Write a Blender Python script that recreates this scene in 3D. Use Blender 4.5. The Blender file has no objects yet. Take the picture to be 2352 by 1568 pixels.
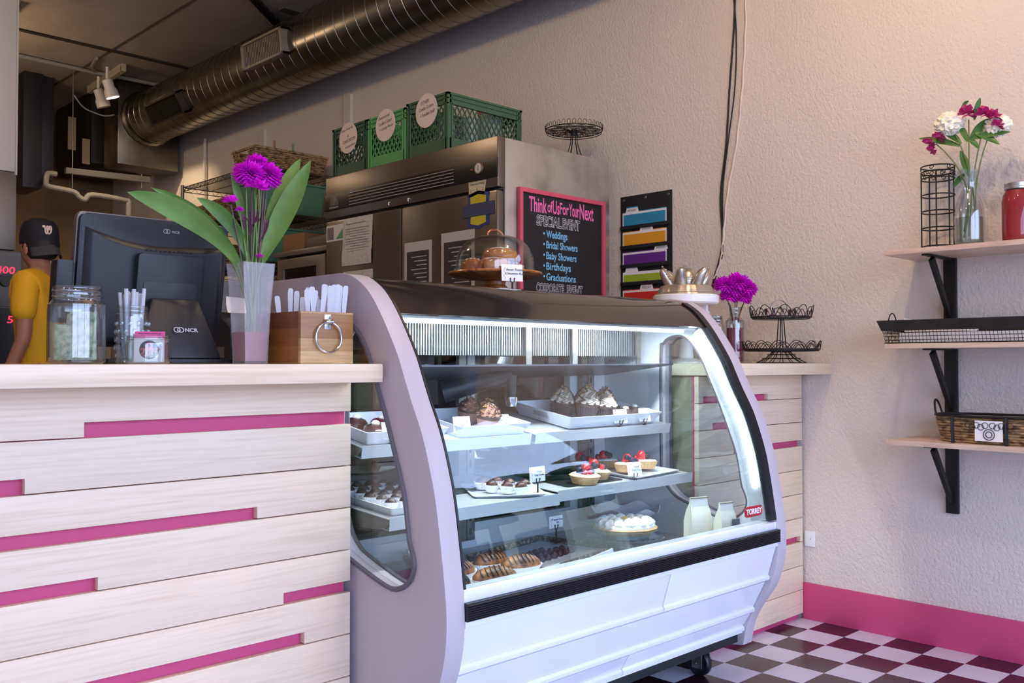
import bpy, bmesh, math, random
from mathutils import Vector, Matrix
random.seed(7)
PI = math.pi
# ------------------------------------------------------------------ camera
F, HY, EYE = 2150.0, 832.5, 1.07
PITCH = math.atan((HY-784)/F)
TH = math.atan((3385-1176)*math.cos(PITCH)/F)
SC = bpy.context.scene
C = SC.collection
cam = bpy.data.objects.new('camera', bpy.data.cameras.new('camera')); C.objects.link(cam)
cam.location = (0, 0, EYE); cam.rotation_euler = (PI/2+PITCH, 0, TH-PI/2)
cam.data.sensor_width = 36; cam.data.lens = F/2352*36; cam.data.clip_start = .02
SC.camera = cam
SC.view_settings.view_transform = 'Standard'; SC.view_settings.look = 'None'
SC.view_settings.gamma = 1; SC.view_settings.use_curve_mapping = False
SC.view_settings.exposure = 0.15
SC.cycles.max_bounces = 8; SC.cycles.diffuse_bounces = 4; SC.cycles.glossy_bounces = 4
SC.cycles.transparent_max_bounces = 32; SC.cycles.caustics_reflective = False; SC.cycles.caustics_refractive = False
# ------------------------------------------------------------------ world: overcast-bright sky, pale ground below the horizon
W = bpy.data.worlds.new('sky'); SC.world = W; W.use_nodes = True
nt = W.node_tree; nt.nodes.clear()
tc = nt.nodes.new('ShaderNodeTexCoord'); sep = nt.nodes.new('ShaderNodeSeparateXYZ'); rmp = nt.nodes.new('ShaderNodeValToRGB')
bg = nt.nodes.new('ShaderNodeBackground'); wo = nt.nodes.new('ShaderNodeOutputWorld')
mr = nt.nodes.new('ShaderNodeMapRange'); mr.inputs[1].default_value = -1; mr.inputs[2].default_value = 1
nt.links.new(tc.outputs['Generated'], sep.inputs[0]); nt.links.new(sep.outputs[2], mr.inputs[0]); nt.links.new(mr.outputs[0], rmp.inputs[0])
e = rmp.color_ramp.elements; e[0].position = .40; e[0].color = (.30, .33, .36, 1); e[1].position = .60; e[1].color = (.52, .65, 1.0, 1)
x = e.new(.5); x.color = (.62, .74, 1.0, 1)
nt.links.new(rmp.outputs[0], bg.inputs[0]); bg.inputs[1].default_value = 5.6; nt.links.new(bg.outputs[0], wo.inputs[0])

def light(name, kind, loc, power, col, rot=(0, 0, 0), **k):
    l = bpy.data.lights.new(name, kind); l.energy = power; l.color = col
    for a, b in k.items(): setattr(l, a, b)
    o = bpy.data.objects.new(name, l); C.objects.link(o); o.location = loc; o.rotation_euler = rot
    return o
def portal(name, loc, rot, sx, sy):
    o = light(name, 'AREA', loc, 1, (1, 1, 1), rot, shape='RECTANGLE', size=sx, size_y=sy); o.data.cycles.is_portal = True
portal('portal_front', (.55, -2.42, 1.55), (PI/2, 0, 0), 5.9, 2.7)
portal('portal_side', (3.80, -1.0, 1.55), (PI/2, 0, PI/2), 2.5, 2.7)
# warm ceiling lamps over the customer area and the dim kitchen lamps
for i, (x, y, z, p, r) in enumerate([(1.6, .6, 3.0, 30, .06), (2.4, 1.2, 3.0, 36, .06), (.4, 1.6, 3.0, 14, .06)]):
    light('shop_lamp', 'POINT', (x, y, z), p, (1, .72, .46), shadow_soft_size=r)
for x, y, z, p in [(.9, 4.4, 3.1, 18), (1.5, 7.2, 3.0, 16)]:
    light('kitchen_lamp', 'POINT', (x, y, z), p, (1, .72, .45), shadow_soft_size=.1)

# ------------------------------------------------------------------ helpers: pixel -> point on a real plane (plane chosen per object)
def _ray(u, v):
    a = (u-1176)/F; b = -(v-784)/F
    fw = math.cos(PITCH)-b*math.sin(PITCH); up = math.sin(PITCH)+b*math.cos(PITCH)
    return Vector((a*math.sin(TH)+fw*math.cos(TH), -a*math.cos(TH)+fw*math.sin(TH), up))
def _on(u, v, ax, val):
    r = _ray(u, v); o = (0, 0, EYE)[ax]; t = (val-o)/r[ax]
    return Vector((r.x*t, r.y*t, EYE+r.z*t))
def oX(u, v, x): return _on(u, v, 0, x)
def oY(u, v, y): return _on(u, v, 1, y)
def oZ(u, v, z): return _on(u, v, 2, z)
# ------------------------------------------------------------------ materials
def lin(c):
    return tuple(((v/255/12.92) if v/255 <= .04045 else ((v/255+.055)/1.055)**2.4) for v in c[:3])+(1,)
MATS = {}
def M(name, col, rough=.5, metal=0, bump=None, var=None, stretch=(1, 1, 1), coat=0, emit=None, trans=None, spec=.5, sheen=0):
    """procedural principled material. bump=(scale,strength), var=(scale,col2,lo,hi), emit=(col,strength), trans=mix factor towards transparency"""
    if name in MATS: return MATS[name]
    m = bpy.data.materials.new(name); m.use_nodes = True; t = m.node_tree; n = t.nodes; b = n['Principled BSDF']
    b.inputs['Base Color'].default_value = lin(col); b.inputs['Roughness'].default_value = rough; b.inputs['Metallic'].default_value = metal
    b.inputs['Specular IOR Level'].default_value = spec
    if coat: b.inputs['Coat Weight'].default_value = coat; b.inputs['Coat Roughness'].default_value = .05
    if sheen: b.inputs['Sheen Weight'].default_value = sheen
    if bump or var:
        c = n.new('ShaderNodeTexCoord'); mp = n.new('ShaderNodeMapping'); mp.inputs['Scale'].default_value = stretch
        t.links.new(c.outputs['Object'], mp.inputs[0])
    if var:
        no = n.new('ShaderNodeTexNoise'); no.inputs['Scale'].default_value = var[0]; no.inputs['Detail'].default_value = 5
        r = n.new('ShaderNodeValToRGB'); r.color_ramp.elements[0].position = var[2]; r.color_ramp.elements[1].position = var[3]
        r.color_ramp.elements[0].color = lin(var[1]); r.color_ramp.elements[1].color = lin(col)
        t.links.new(mp.outputs[0], no.inputs[0]); t.links.new(no.outputs[0], r.inputs[0]); t.links.new(r.outputs[0], b.inputs['Base Color'])
    if bump:
        no = n.new('ShaderNodeTexNoise'); no.inputs['Scale'].default_value = bump[0]; no.inputs['Detail'].default_value = 3
        bp = n.new('ShaderNodeBump'); bp.inputs['Strength'].default_value = bump[1]; bp.inputs['Distance'].default_value = bump[2] if len(bump) > 2 else .01
        t.links.new(mp.outputs[0], no.inputs[0]); t.links.new(no.outputs[0], bp.inputs['Height']); t.links.new(bp.outputs[0], b.inputs['Normal'])
    if emit:
        b.inputs['Emission Color'].default_value = lin(emit[0]); b.inputs['Emission Strength'].default_value = emit[1]
    if trans is not None:
        tr = n.new('ShaderNodeBsdfTransparent'); mx = n.new('ShaderNodeMixShader'); mx.inputs[0].default_value = trans
        t.links.new(b.outputs[0], mx.inputs[1]); t.links.new(tr.outputs[0], mx.inputs[2]); t.links.new(mx.outputs[0], n['Material Output'].inputs[0])
    MATS[name] = m; return m
def glass(name, tint=(250, 253, 252), ior=1.5, rough=.0, base=0.0, gain=1.0):
    """thin clear pane: fresnel mix of see-through and mirror"""
    if name in MATS: return MATS[name]
    m = bpy.data.materials.new(name); m.use_nodes = True; t = m.node_tree; n = t.nodes; n.remove(n['Principled BSDF'])
    tr = n.new('ShaderNodeBsdfTransparent'); tr.inputs[0].default_value = lin(tint)
    g = n.new('ShaderNodeBsdfGlossy'); g.inputs['Roughness'].default_value = rough
    fr = n.new('ShaderNodeFresnel'); fr.inputs[0].default_value = ior
    ma = n.new('ShaderNodeMath'); ma.operation = 'MULTIPLY_ADD'; ma.inputs[1].default_value = gain; ma.inputs[2].default_value = base; ma.use_clamp = True
    mx = n.new('ShaderNodeMixShader')
    ge = n.new('ShaderNodeNewGeometry'); mi = n.new('ShaderNodeMix'); mi.inputs[2].default_value = ior; mi.inputs[3].default_value = 1/ior
    t.links.new(ge.outputs['Backfacing'], mi.inputs[0]); t.links.new(mi.outputs[0], fr.inputs[0])   # same fresnel on both faces of the pane
    t.links.new(fr.outputs[0], ma.inputs[0]); t.links.new(ma.outputs[0], mx.inputs[0]); t.links.new(tr.outputs[0], mx.inputs[1]); t.links.new(g.outputs[0], mx.inputs[2])
    t.links.new(mx.outputs[0], n['Material Output'].inputs[0]); MATS[name] = m; return m
def wood(name, c1, c2, rough=.45, sc=(1.5, 14, 14), coat=0, kn=1.0):
    if name in MATS: return MATS[name]
    m = bpy.data.materials.new(name); m.use_nodes = True; t = m.node_tree; n = t.nodes; b = n['Principled BSDF']; b.inputs['Roughness'].default_value = rough
    if coat: b.inputs['Coat Weight'].default_value = coat; b.inputs['Coat Roughness'].default_value = .15
    c = n.new('ShaderNodeTexCoord'); oi = n.new('ShaderNodeObjectInfo'); ad = n.new('ShaderNodeVectorMath'); ad.operation = 'ADD'
    ml = n.new('ShaderNodeMath'); ml.operation = 'MULTIPLY'; ml.inputs[1].default_value = 37
    t.links.new(oi.outputs['Random'], ml.inputs[0]); t.links.new(c.outputs['Object'], ad.inputs[0]); t.links.new(ml.outputs[0], ad.inputs[1])
    mp = n.new('ShaderNodeMapping'); mp.inputs['Scale'].default_value = sc; t.links.new(ad.outputs[0], mp.inputs[0])
    n1 = n.new('ShaderNodeTexNoise'); n1.inputs['Scale'].default_value = .55; n1.inputs['Detail'].default_value = 1; n1.inputs['Distortion'].default_value = .3
    n2 = n.new('ShaderNodeTexNoise'); n2.inputs['Scale'].default_value = 5*kn; n2.inputs['Detail'].default_value = 6
    sn = n.new('ShaderNodeMath'); sn.operation = 'SINE'; m2 = n.new('ShaderNodeMath'); m2.operation = 'MULTIPLY'; m2.inputs[1].default_value = 70
    t.links.new(mp.outputs[0], n1.inputs[0]); t.links.new(mp.outputs[0], n2.inputs[0]); t.links.new(n1.outputs[0], m2.inputs[0]); t.links.new(m2.outputs[0], sn.inputs[0])
    m3 = n.new('ShaderNodeMath'); m3.operation = 'MULTIPLY_ADD'; m3.inputs[1].default_value = .05; t.links.new(sn.outputs[0], m3.inputs[0]); t.links.new(n2.outputs[0], m3.inputs[2])
    r = n.new('ShaderNodeValToRGB'); r.color_ramp.elements[0].position = .30; r.color_ramp.elements[1].position = .55
    r.color_ramp.elements[0].color = lin(c2); r.color_ramp.elements[1].color = lin(c1)
    t.links.new(m3.outputs[0], r.inputs[0]); t.links.new(r.outputs[0], b.inputs['Base Color']); MATS[name] = m; return m
def plank_stripes(name, cols, axis=2, w=.022, rough=.35):
    """glued-up strips of differing wood, running across one axis"""
    m = bpy.data.materials.new(name); m.use_nodes = True; t = m.node_tree; n = t.nodes; b = n['Principled BSDF']; b.inputs['Roughness'].default_value = rough
    c = n.new('ShaderNodeTexCoord'); sp = n.new('ShaderNodeSeparateXYZ'); dv = n.new('ShaderNodeMath'); dv.operation = 'DIVIDE'; dv.inputs[1].default_value = w
    fl = n.new('ShaderNodeMath'); fl.operation = 'FLOOR'; wn = n.new('ShaderNodeTexWhiteNoise'); wn.noise_dimensions = '1D'; r = n.new('ShaderNodeValToRGB'); r.color_ramp.interpolation = 'CONSTANT'
    t.links.new(c.outputs['Object'], sp.inputs[0]); t.links.new(sp.outputs[axis], dv.inputs[0]); t.links.new(dv.outputs[0], fl.inputs[0]); t.links.new(fl.outputs[0], wn.inputs['W'])
    t.links.new(wn.outputs['Value'], r.inputs[0])
    el = r.color_ramp.elements; el[0].color = lin(cols[0]); el[1].color = lin(cols[1]); el[1].position = 1/len(cols)
    for k, cc in enumerate(cols[2:]): q = el.new((k+2)/len(cols)); q.color = lin(cc)
    mp = n.new('ShaderNodeMapping'); mp.inputs['Scale'].default_value = (6, 6, 90); no = n.new('ShaderNodeTexNoise'); no.inputs['Scale'].default_value = 1.5; no.inputs['Detail'].default_value = 5
    t.links.new(c.outputs['Object'], mp.inputs[0]); t.links.new(mp.outputs[0], no.inputs[0])
    mx = n.new('ShaderNodeMix'); mx.data_type = 'RGBA'; mx.blend_type = 'MULTIPLY'; mx.inputs[0].default_value = .6
    t.links.new(r.outputs[0], mx.inputs[6]); t.links.new(no.outputs[0], mx.inputs[7]); t.links.new(mx.outputs[2], b.inputs['Base Color'])
    return m
# ------------------------------------------------------------------ mesh builder
def bez(p0, p1, p2, p3, n=12):
    o = []
    for i in range(n+1):
        t = i/n; s = 1-t; o.append(Vector(p0)*s**3+Vector(p1)*3*s*s*t+Vector(p2)*3*s*t*t+Vector(p3)*t**3)
    return o
def catmull(pts, n=6, closed=False):
    P = [Vector(p) for p in pts]; L = len(P); out = []
    for i in range(L if closed else L-1):
        g = (lambda k: P[k % L]) if closed else (lambda k: P[max(0, min(L-1, k))])
        a, b, c, d = g(i-1), g(i), g(i+1), g(i+2)
        for j in range(n):
            t = j/n
            out.append(.5*((2*b)+(c-a)*t+(2*a-5*b+4*c-d)*t*t+(3*b-a-3*c+d)*t**3))
    if not closed: out.append(P[-1])
    return out
class MB:
    def __init__(s): s.v = []; s.f = []; s.T = None
    def add(s, vs, fs):
        o = len(s.v)
        for p in vs:
            p = Vector(p); s.v.append(s.T @ p if s.T else p)
        for f in fs: s.f.append(tuple(o+i for i in f))
        return s
    def box(s, x0, x1, y0, y1, z0, z1):
        return s.add([(x0, y0, z0), (x1, y0, z0), (x1, y1, z0), (x0, y1, z0), (x0, y0, z1), (x1, y0, z1), (x1, y1, z1), (x0, y1, z1)],
                     [(0, 3, 2, 1), (4, 5, 6, 7), (0, 1, 5, 4), (1, 2, 6, 5), (2, 3, 7, 6), (3, 0, 4, 7)])
    def hexa(s, b, t):   # four bottom corners, four top corners
        return s.add(list(b)+list(t), [(0, 3, 2, 1), (4, 5, 6, 7), (0, 1, 5, 4), (1, 2, 6, 5), (2, 3, 7, 6), (3, 0, 4, 7)])
    def grid(s, rows, closed=False, caps=False):
        n = len(rows[0]); o = len(s.v); vs = [p for r in rows for p in r]; fs = []
        for i in range(len(rows)-1):
            for j in range(n if closed else n-1):
                a = i*n+j; b = i*n+(j+1) % n; fs.append((a, b, b+n, a+n))
        if caps: fs.append(tuple(range(n))[::-1]); fs.append(tuple((len(rows)-1)*n+j for j in range(n)))
        return s.add(vs, fs)
    def lathe(s, prof, seg=24, loc=(0, 0, 0), pleat=0, np=0, sx=1, sy=1, p0=0, axis='Z'):
        rows = []
        for k, (r, z) in enumerate(prof):
            row = []
            for j in range(seg):
                a = 2*PI*j/seg; rr = r*(1+(pleat*math.cos(np*a) if k >= p0 else 0))
                q = (rr*math.cos(a)*sx, rr*math.sin(a)*sy, z)
                if axis == 'Y': q = (q[0], q[2], q[1])
                if axis == 'X': q = (q[2], q[0], q[1])
                row.append(Vector(q)+Vector(loc))
            rows.append(row)
        return s.grid(rows, True, True)
    def cyl(s, p, q, r, r2=None, seg=12):
        return s.tube([p, q], r, seg, r2=r2)
    def tube(s, pts, r, seg=6, closed=False, r2=None, flat=1, radii=None):
        P = [Vector(p) for p in pts]; n = len(P); rows = []; up = None
        for i in range(n):
            if closed: t = P[(i+1) % n]-P[i-1]
            else: t = P[min(i+1, n-1)]-P[max(i-1, 0)]
            if t.length < 1e-9: t = Vector((0, 0, 1))
            t.normalize()
            if up is None: up = t.orthogonal().normalized() if abs(t.z) > .9 else (Vector((0, 0, 1))-t*t.z).normalized()
            up = (up-t*up.dot(t)); up = up.normalized() if up.length > 1e-6 else t.orthogonal().normalized()
            sd = t.cross(up); rr = radii[i] if radii else (r if r2 is None else r+(r2-r)*i/(n-1))
            rows.append([P[i]+up*math.cos(2*PI*j/seg)*rr+sd*math.sin(2*PI*j/seg)*rr*flat for j in range(seg)])
        if closed: rows.append(rows[0]); return s.grid(rows, True)
        return s.grid(rows, True, True)
    def ring(s, c, R, r, seg=32, ts=6, ax='Z', sy=1):
        pts = []
        for i in range(seg):
            a = 2*PI*i/seg; u, w = R*math.cos(a), R*math.sin(a)*sy
            pts.append(Vector(c)+Vector({'Z': (u, w, 0), 'Y': (u, 0, w), 'X': (0, u, w)}[ax]))
        return s.tube(pts, r, ts, True)
    def ball(s, c, r, seg=10, rings=6, sz=1, sx=1, sy=1):
        prof = [(r*math.sin(PI*(i+.001)/rings) if 0 < i < rings else r*.02, -r*math.cos(PI*i/rings)*sz) for i in range(rings+1)]
        return s.lathe(prof, seg, c, sx=sx, sy=sy)
    def prism(s, outline, hole, lo, hi, ax='X'):
        """outline (and hole) of 2-D points extruded lo..hi along ax. X: (y,z) Y: (x,z) Z: (x,y)"""
        bm = bmesh.new()
        def mk(a, b, h): return {'X': (h, a, b), 'Y': (a, h, b), 'Z': (a, b, h)}[ax]
        es = []
        for lp in [outline]+([hole] if hole else []):
            vs = [bm.verts.new(mk(p[0], p[1], lo)) for p in lp]
            es += [bm.edges.new((vs[i], vs[(i+1) % len(vs)])) for i in range(len(vs))]
        bmesh.ops.triangle_fill(bm, edges=es, use_beauty=True, use_dissolve=False)
        g = bmesh.ops.extrude_face_region(bm, geom=bm.faces[:])
        d = Vector(mk(0, 0, hi-lo))
        for v in [q for q in g['geom'] if isinstance(q, bmesh.types.BMVert)]: v.co += d
        bm.verts.index_update()
        s.add([v.co.copy() for v in bm.verts], [tuple(v.index for v in f.verts) for f in bm.faces]); bm.free(); return s
    def mesh(s, name, mat, org=(0, 0, 0), bev=0, smooth=35, bseg=2):
        me = bpy.data.meshes.new(name); o = Vector(org)
        me.from_pydata([tuple(p-o) for p in s.v], [], s.f); bm = bmesh.new(); bm.from_mesh(me)
        bmesh.ops.recalc_face_normals(bm, faces=bm.faces)
        if bev: bmesh.ops.bevel(bm, geom=[e for e in bm.edges if len(e.link_faces) == 2 and e.calc_face_angle(0) > .5], offset=bev, segments=bseg, profile=.6, affect='EDGES', clamp_overlap=True)
        bm.to_mesh(me); bm.free()
        if smooth:
            for p in me.polygons: p.use_smooth = True
            me.set_sharp_from_angle(angle=math.radians(smooth))
        me.materials.append(mat); return me
ORG = {}
def thing(name, label, cat, loc=(0, 0, 0), group=None, rz=0, rx=0):
    o = bpy.data.objects.new(name, None); C.objects.link(o); o.location = loc; o.rotation_euler = (rx, 0, rz)
    o.empty_display_size = .05
    o['label'] = label; o['category'] = cat
    if group: o['group'] = group
    ORG[o] = Vector((0, 0, 0)); return o
def world_parts(o): ORG[o] = o.location.copy(); return o    # its parts are written in room coordinates
def part(name, mb, mat, parent, bev=0, label=None, smooth=35):
    og = ORG[parent]; o = bpy.data.objects.new(name, mb.mesh(name, mat, og, bev, smooth)); C.objects.link(o); o.parent = parent; ORG[o] = og
    if label: o['label'] = label
    return o
def solo(name, label, cat, mb, mat, loc=(0, 0, 0), group=None, bev=0, rz=0, rx=0, world=False, smooth=35):
    o = bpy.data.objects.new(name, mb.mesh(name, mat, loc if world else (0, 0, 0), bev, smooth)); C.objects.link(o); o.location = loc; o.rotation_euler = (rx, 0, rz)
    o['label'] = label; o['category'] = cat; ORG[o] = Vector(loc) if world else Vector((0, 0, 0))
    if group: o['group'] = group
    return o
def struct(name, mb, mat, bev=0, smooth=35):
    o = bpy.data.objects.new(name, mb.mesh(name, mat, (0, 0, 0), bev, smooth)); C.objects.link(o); o['kind'] = 'structure'; ORG[o] = Vector((0, 0, 0)); return o
def dup(root, loc, label, rz=0, rx=0, group=None, scale=None):
    def cp(o, par):
        c = o.copy(); C.objects.link(c); c.parent = par
        for ch in kids.get(o, []): cp(ch, c)
        return c
    kids = {}
    for q in C.objects:
        if q.parent: kids.setdefault(q.parent, []).append(q)
    r = cp(root, None); r.location = loc; r.rotation_euler = (rx, 0, rz); r['label'] = label
    if group: r['group'] = group
    if scale: r.scale = scale
    return r
def lettering(txt, size, mat, parent, M4, name='lettering', shear=0, bold=0, align='LEFT', sx=1, line=1, th=.0004, raw=False):
    """text as thin raised letters; M4 maps text plane (x right, y up, z out) to the parent's frame"""
    cu = bpy.data.curves.new('t', 'FONT'); cu.body = txt; cu.size = size; cu.shear = shear; cu.offset = bold; cu.extrude = th; cu.align_x = align; cu.space_line = line
    cu.resolution_u = 3
    ob = bpy.data.objects.new('t', cu); me = bpy.data.meshes.new_from_object(ob); bpy.data.objects.remove(ob)
    og = Vector((0, 0, 0)) if raw else ORG.get(parent, Vector((0, 0, 0)))
    me.transform(Matrix.Translation(-og) @ M4 @ Matrix.Diagonal((sx, 1, 1, 1))); me.materials.clear(); me.materials.append(mat)
    o = bpy.data.objects.new(name, me); C.objects.link(o); o.parent = parent; ORG[o] = ORG.get(parent, Vector((0, 0, 0))); return o
def frame(org, right, up):
    r = Vector(right).normalized(); u = Vector(up).normalized(); u = (u-r*u.dot(r)).normalized(); n = r.cross(u)
    return Matrix(((r.x, u.x, n.x, org[0]), (r.y, u.y, n.y, org[1]), (r.z, u.z, n.z, org[2]), (0, 0, 0, 1)))
# common materials
steel = M('brushed_steel', (150, 146, 142), .33, .9, var=(3, (128, 124, 118), .3, .7), stretch=(2, 2, 30))
chrome = M('chrome', (205, 205, 208), .14, 1)
blackm = M('black_iron', (28, 27, 28), .5, .3)
blackp = M('black_plastic', (24, 25, 29), .42, bump=(900, .05, .001))
white = M('white_paint', (238, 238, 240), .4)
paper = M('paper', (246, 245, 246), .7)
pink = M('pink_paint', (202, 74, 122), .55)
maple = wood('maple', (240, 218, 194), (228, 205, 178), .42, (1.0, 30, 30))
clear = glass('clear_glass', (244, 248, 248), base=.02)
jarglass = glass('jar_glass', (248, 251, 252), base=.03, gain=1.7, rough=.02)
green_leaf = M('green_leaf', (112, 150, 70), .45, var=(9, (76, 112, 50), .3, .7))
stem_green = M('stem_green', (96, 120, 60), .5)
magenta = M('magenta_petal', (244, 24, 236), .6, var=(30, (222, 14, 214), .3, .65))
choc = M('dark_chocolate', (56, 34, 30), .42, bump=(180, .5, .003))
cream = M('cream', (248, 244, 236), .55)
wicker = M('wicker', (178, 146, 104), .65, var=(30, (84, 60, 40), .35, .6), stretch=(1.2, 1.2, 3))
ink = M('ink', (35, 32, 40), .7)
# ================================================================== THE SETTING
stucco = M('stucco', (224, 214, 206), .85, bump=(85, .6, .008), spec=.2)
concrete = M('ceiling_concrete', (186, 174, 164), .9, var=(2.2, (166, 154, 144), .3, .7), bump=(40, .3, .004), spec=.1)
kitchen_wall = M('kitchen_wall', (150, 124, 96), .8, var=(1.2, (128, 104, 80), .3, .7), spec=.2)
WX = 3.64
struct('wall_right', MB().box(WX, WX+.15, .3, 9.6, 0, 3.5), stucco)
struct('wall_back', MB().box(-2.8, WX+.15, 9.45, 9.6, 0, 3.5), kitchen_wall)
struct('wall_left', MB().box(-2.8, -2.65, -2.6, 9.6, 0, 3.5), stucco)
struct('wall_front', MB().box(-2.8, WX+.3, -2.6, -2.45, 2.9, 3.5).box(-2.8, WX+.3, -2.6, -2.45, 0, .2).box(WX+.12, WX+.3, -2.6, .3, 2.9, 3.5).box(WX+.12, WX+.3, -2.6, .3, 0, .2), stucco)
fr = MB()
for x in (-2.7, -.6, 1.5, 3.6): fr.box(x-.04, x+.04, -2.56, -2.48, .2, 2.9)
struct('window_1', fr, M('mullion_aluminium', (90, 88, 88), .4, .6))
fr = MB()
for y in (-2.5, -1.1, .26): fr.box(WX+.14, WX+.22, y-.04, y+.04, .2, 2.9)
struct('window_2', fr, MATS['mullion_aluminium'])
struct('ceiling', MB().box(-2.8, WX+.3, -2.6, 9.6, 3.45, 3.6), concrete)
struct('trim_1', MB().box(WX-.014, WX, .3, 9.45, 3.1, 3.45), M('dark_red_paint', (112, 22, 38), .6))
struct('baseboard_right', MB().box(WX-.016, WX, .3, 1.976, 0, .15), pink, bev=.002)
seams = MB().box(-2.6, 3.62, 7.18, 7.22, 3.438, 3.452)
struct('trim_2', seams, M('seam_dark', (52, 44, 40), .9))
struct('trim_3', MB().box(2.742, 2.76, 3.5, 9.4, 3.444, 3.452), M('seam_grey', (96, 86, 80), .9))
# checkerboard vinyl floor
def floor_mat():
    m = bpy.data.materials.new('checker_vinyl'); m.use_nodes = True; t = m.node_tree; n = t.nodes; b = n['Principled BSDF']; b.inputs['Roughness'].default_value = .22
    c = n.new('ShaderNodeTexCoord'); mp = n.new('ShaderNodeMapping'); mp.inputs['Location'].default_value = (-3.4925/.1507+200, -1.882/.1507+201, .5); mp.inputs['Scale'].default_value = (1/.1507, 1/.1507, 1)
    ck = n.new('ShaderNodeTexChecker'); ck.inputs['Scale'].default_value = 1; ck.inputs[1].default_value = lin((208, 206, 226)); ck.inputs[2].default_value = lin((46, 24, 34))
    t.links.new(c.outputs['Object'], mp.inputs[0]); t.links.new(mp.outputs[0], ck.inputs[0]); t.links.new(ck.outputs[0], b.inputs['Base Color'])
    return m
struct('floor', MB().box(-2.8, WX+.3, -2.6, 9.6, -.1, 0), floor_mat())
# ================================================================== COUNTERS
def planked(name, label, x0, x1, zs, slots, ybody=2.38, yback=1.993, side_edge=None):
    t = world_parts(thing(name, label, 'counter', ((x0+x1)/2, 2.15, 0)))
    part('backing', MB().box(x0+.008, x1-.006, yback, yback+.012, 0.0, zs[0]), pink, t, label='pink painted backing showing in the gaps')
    part('carcass', MB().box(x0+.015, x1-.012, yback+.0125, ybody, 0.0, zs[0]), M('plywood', (150, 142, 120), .7, var=(3, (128, 122, 104), .3, .7), stretch=(8, 1, 1)), t)
    for k in range(len(zs)-1):
        zt, zb = zs[k]-.0012, zs[k+1]+.0012; s = slots.get(k); y0, y1 = 1.973, yback-.0005; m = MB()
        if not s: m.box(x0, x1, y0, y1, zb, zt)
        else:
            a, b, h = s; zz = zb+h
            ol = [(x0, zt), (x0, zb if a > x0 else zz)]
            if a > x0: ol += [(a, zb), (a, zz)]
            if b < x1: ol += [(b, zz), (b, zb), (x1, zb)]
            else: ol += [(x1, zz)]
            ol += [(x1, zt)]
            m.prism(ol, None, y0, y1, 'Y')
        part('plank', m, maple, t, bev=.0012)
    return t
z = [1.022-.1049*k for k in range(10)]
planked('service_counter', 'long maple plank counter with pink gaps carrying the register', -1.0, 1.355, z,
        {0: (.707, 9, .030), 1: (-9, .596, .030), 2: (-9, 1.097, .027), 3: (-9, .737, .027), 4: (1.167, 9, .026), 5: (-.2, 1.224, .028), 6: (.3, .9, .028), 7: (-9, .5, .028)})
z = [1.02-.0997*k for k in range(11)]; z[-1] = .024
planked('side_counter', 'short maple plank counter with pink gaps between display case and wall', 2.87, 3.621, z,
        {0: (2.9, 3.351, .024), 1: (2.96, 3.15, .024), 2: (3.1, 9, .024), 6: (3.2, 3.6, .024), 8: (-9, 3.3, .024)})
solo('countertop', 'thick pale maple top of the register counter', 'countertop', MB().box(-1.0, 1.356, 1.84, 2.52, 1.0225, 1.067), wood('maple_top', (238, 218, 192), (226, 202, 172), .32, (1.0, 30, 30), coat=.2), (.178, 2.18, 1.0225), bev=.003, world=True)
solo('countertop', 'short maple top between display case and right wall', 'countertop', MB().box(2.87, 3.622, 1.84, 2.52, 1.0225, 1.067), MATS['maple_top'], (3.246, 2.18, 1.0225), bev=.003, world=True)
# ================================================================== REFRIGERATED DISPLAY CASE
lilac = M('case_enamel', (192, 182, 190), .42, spec=.4)
casewhite = M('case_white', (232, 234, 246), .28, coat=.3)
PROF = [(2.05, 1.302), (1.994, 1.292), (1.938, 1.262), (1.90, 1.228), (1.861, 1.18), (1.82, 1.12), (1.793, 1.075), (1.772, 1.03), (1.745, .975), (1.71, .91), (1.683, .84),
        (1.66, .765), (1.645, .69), (1.63, .60), (1.62, .526), (1.618, .46), (1.628, .39), (1.653, .32), (1.70, .25), (1.735, .185), (1.752, .108)]
prof = [(p.x, p.y) for p in catmull([(a, b, 0) for a, b in PROF], 3)]
def inset(pr, d):
    o = []
    for i in range(len(pr)):
        a = Vector(pr[max(0, i-1)]); b = Vector(pr[min(len(pr)-1, i+1)]); t = (b-a).normalized(); o.append((pr[i][0]-t.y*d, pr[i][1]+t.x*d))
    return o     # offset to the inside (towards +y)
WIN = [(1.992, .572), (1.845, .531), (1.79, .533), (1.748, .558), (1.732, .593), (1.739, .624), (1.752, .655), (1.77, .752), (1.805, .845), (1.845, .94), (1.883, 1.02), (1.905, 1.068),
       (1.932, 1.112), (1.965, 1.148), (2.00, 1.167), (2.05, 1.162), (2.08, 1.14), (2.092, 1.10), (2.092, .71), (2.085, .66), (2.065, .62), (2.035, .592)]
win = [(p.x, p.y) for p in catmull([(a, b, 0) for a, b in WIN], 3, True)]
case = world_parts(thing('display_case', 'curved glass refrigerated pastry case with lilac end panels on casters', 'display case', (2.115, 2.0, 0)))
outline = prof+[(1.80, .10), (2.0, .13), (2.41, .13), (2.42, 1.295), (2.41, 1.302)]
XL, XR = 1.37, 2.86
for a, b in ((XL, XL+.055), (XR-.055, XR)):
    sp_ = part('side_panel', MB().prism(outline, win, a, b), lilac, case, bev=.004)
    for xx in ((a-.001, b+.001)):
        part('gasket', MB().tube([(xx, y, zz) for y, zz in win], .0065, 6, True), M('gasket_grey', (98, 92, 100), .5), sp_)
    part('window_pane', MB().prism(win, None, (a+b)/2-.002, (a+b)/2+.002), clear, sp_)
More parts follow.
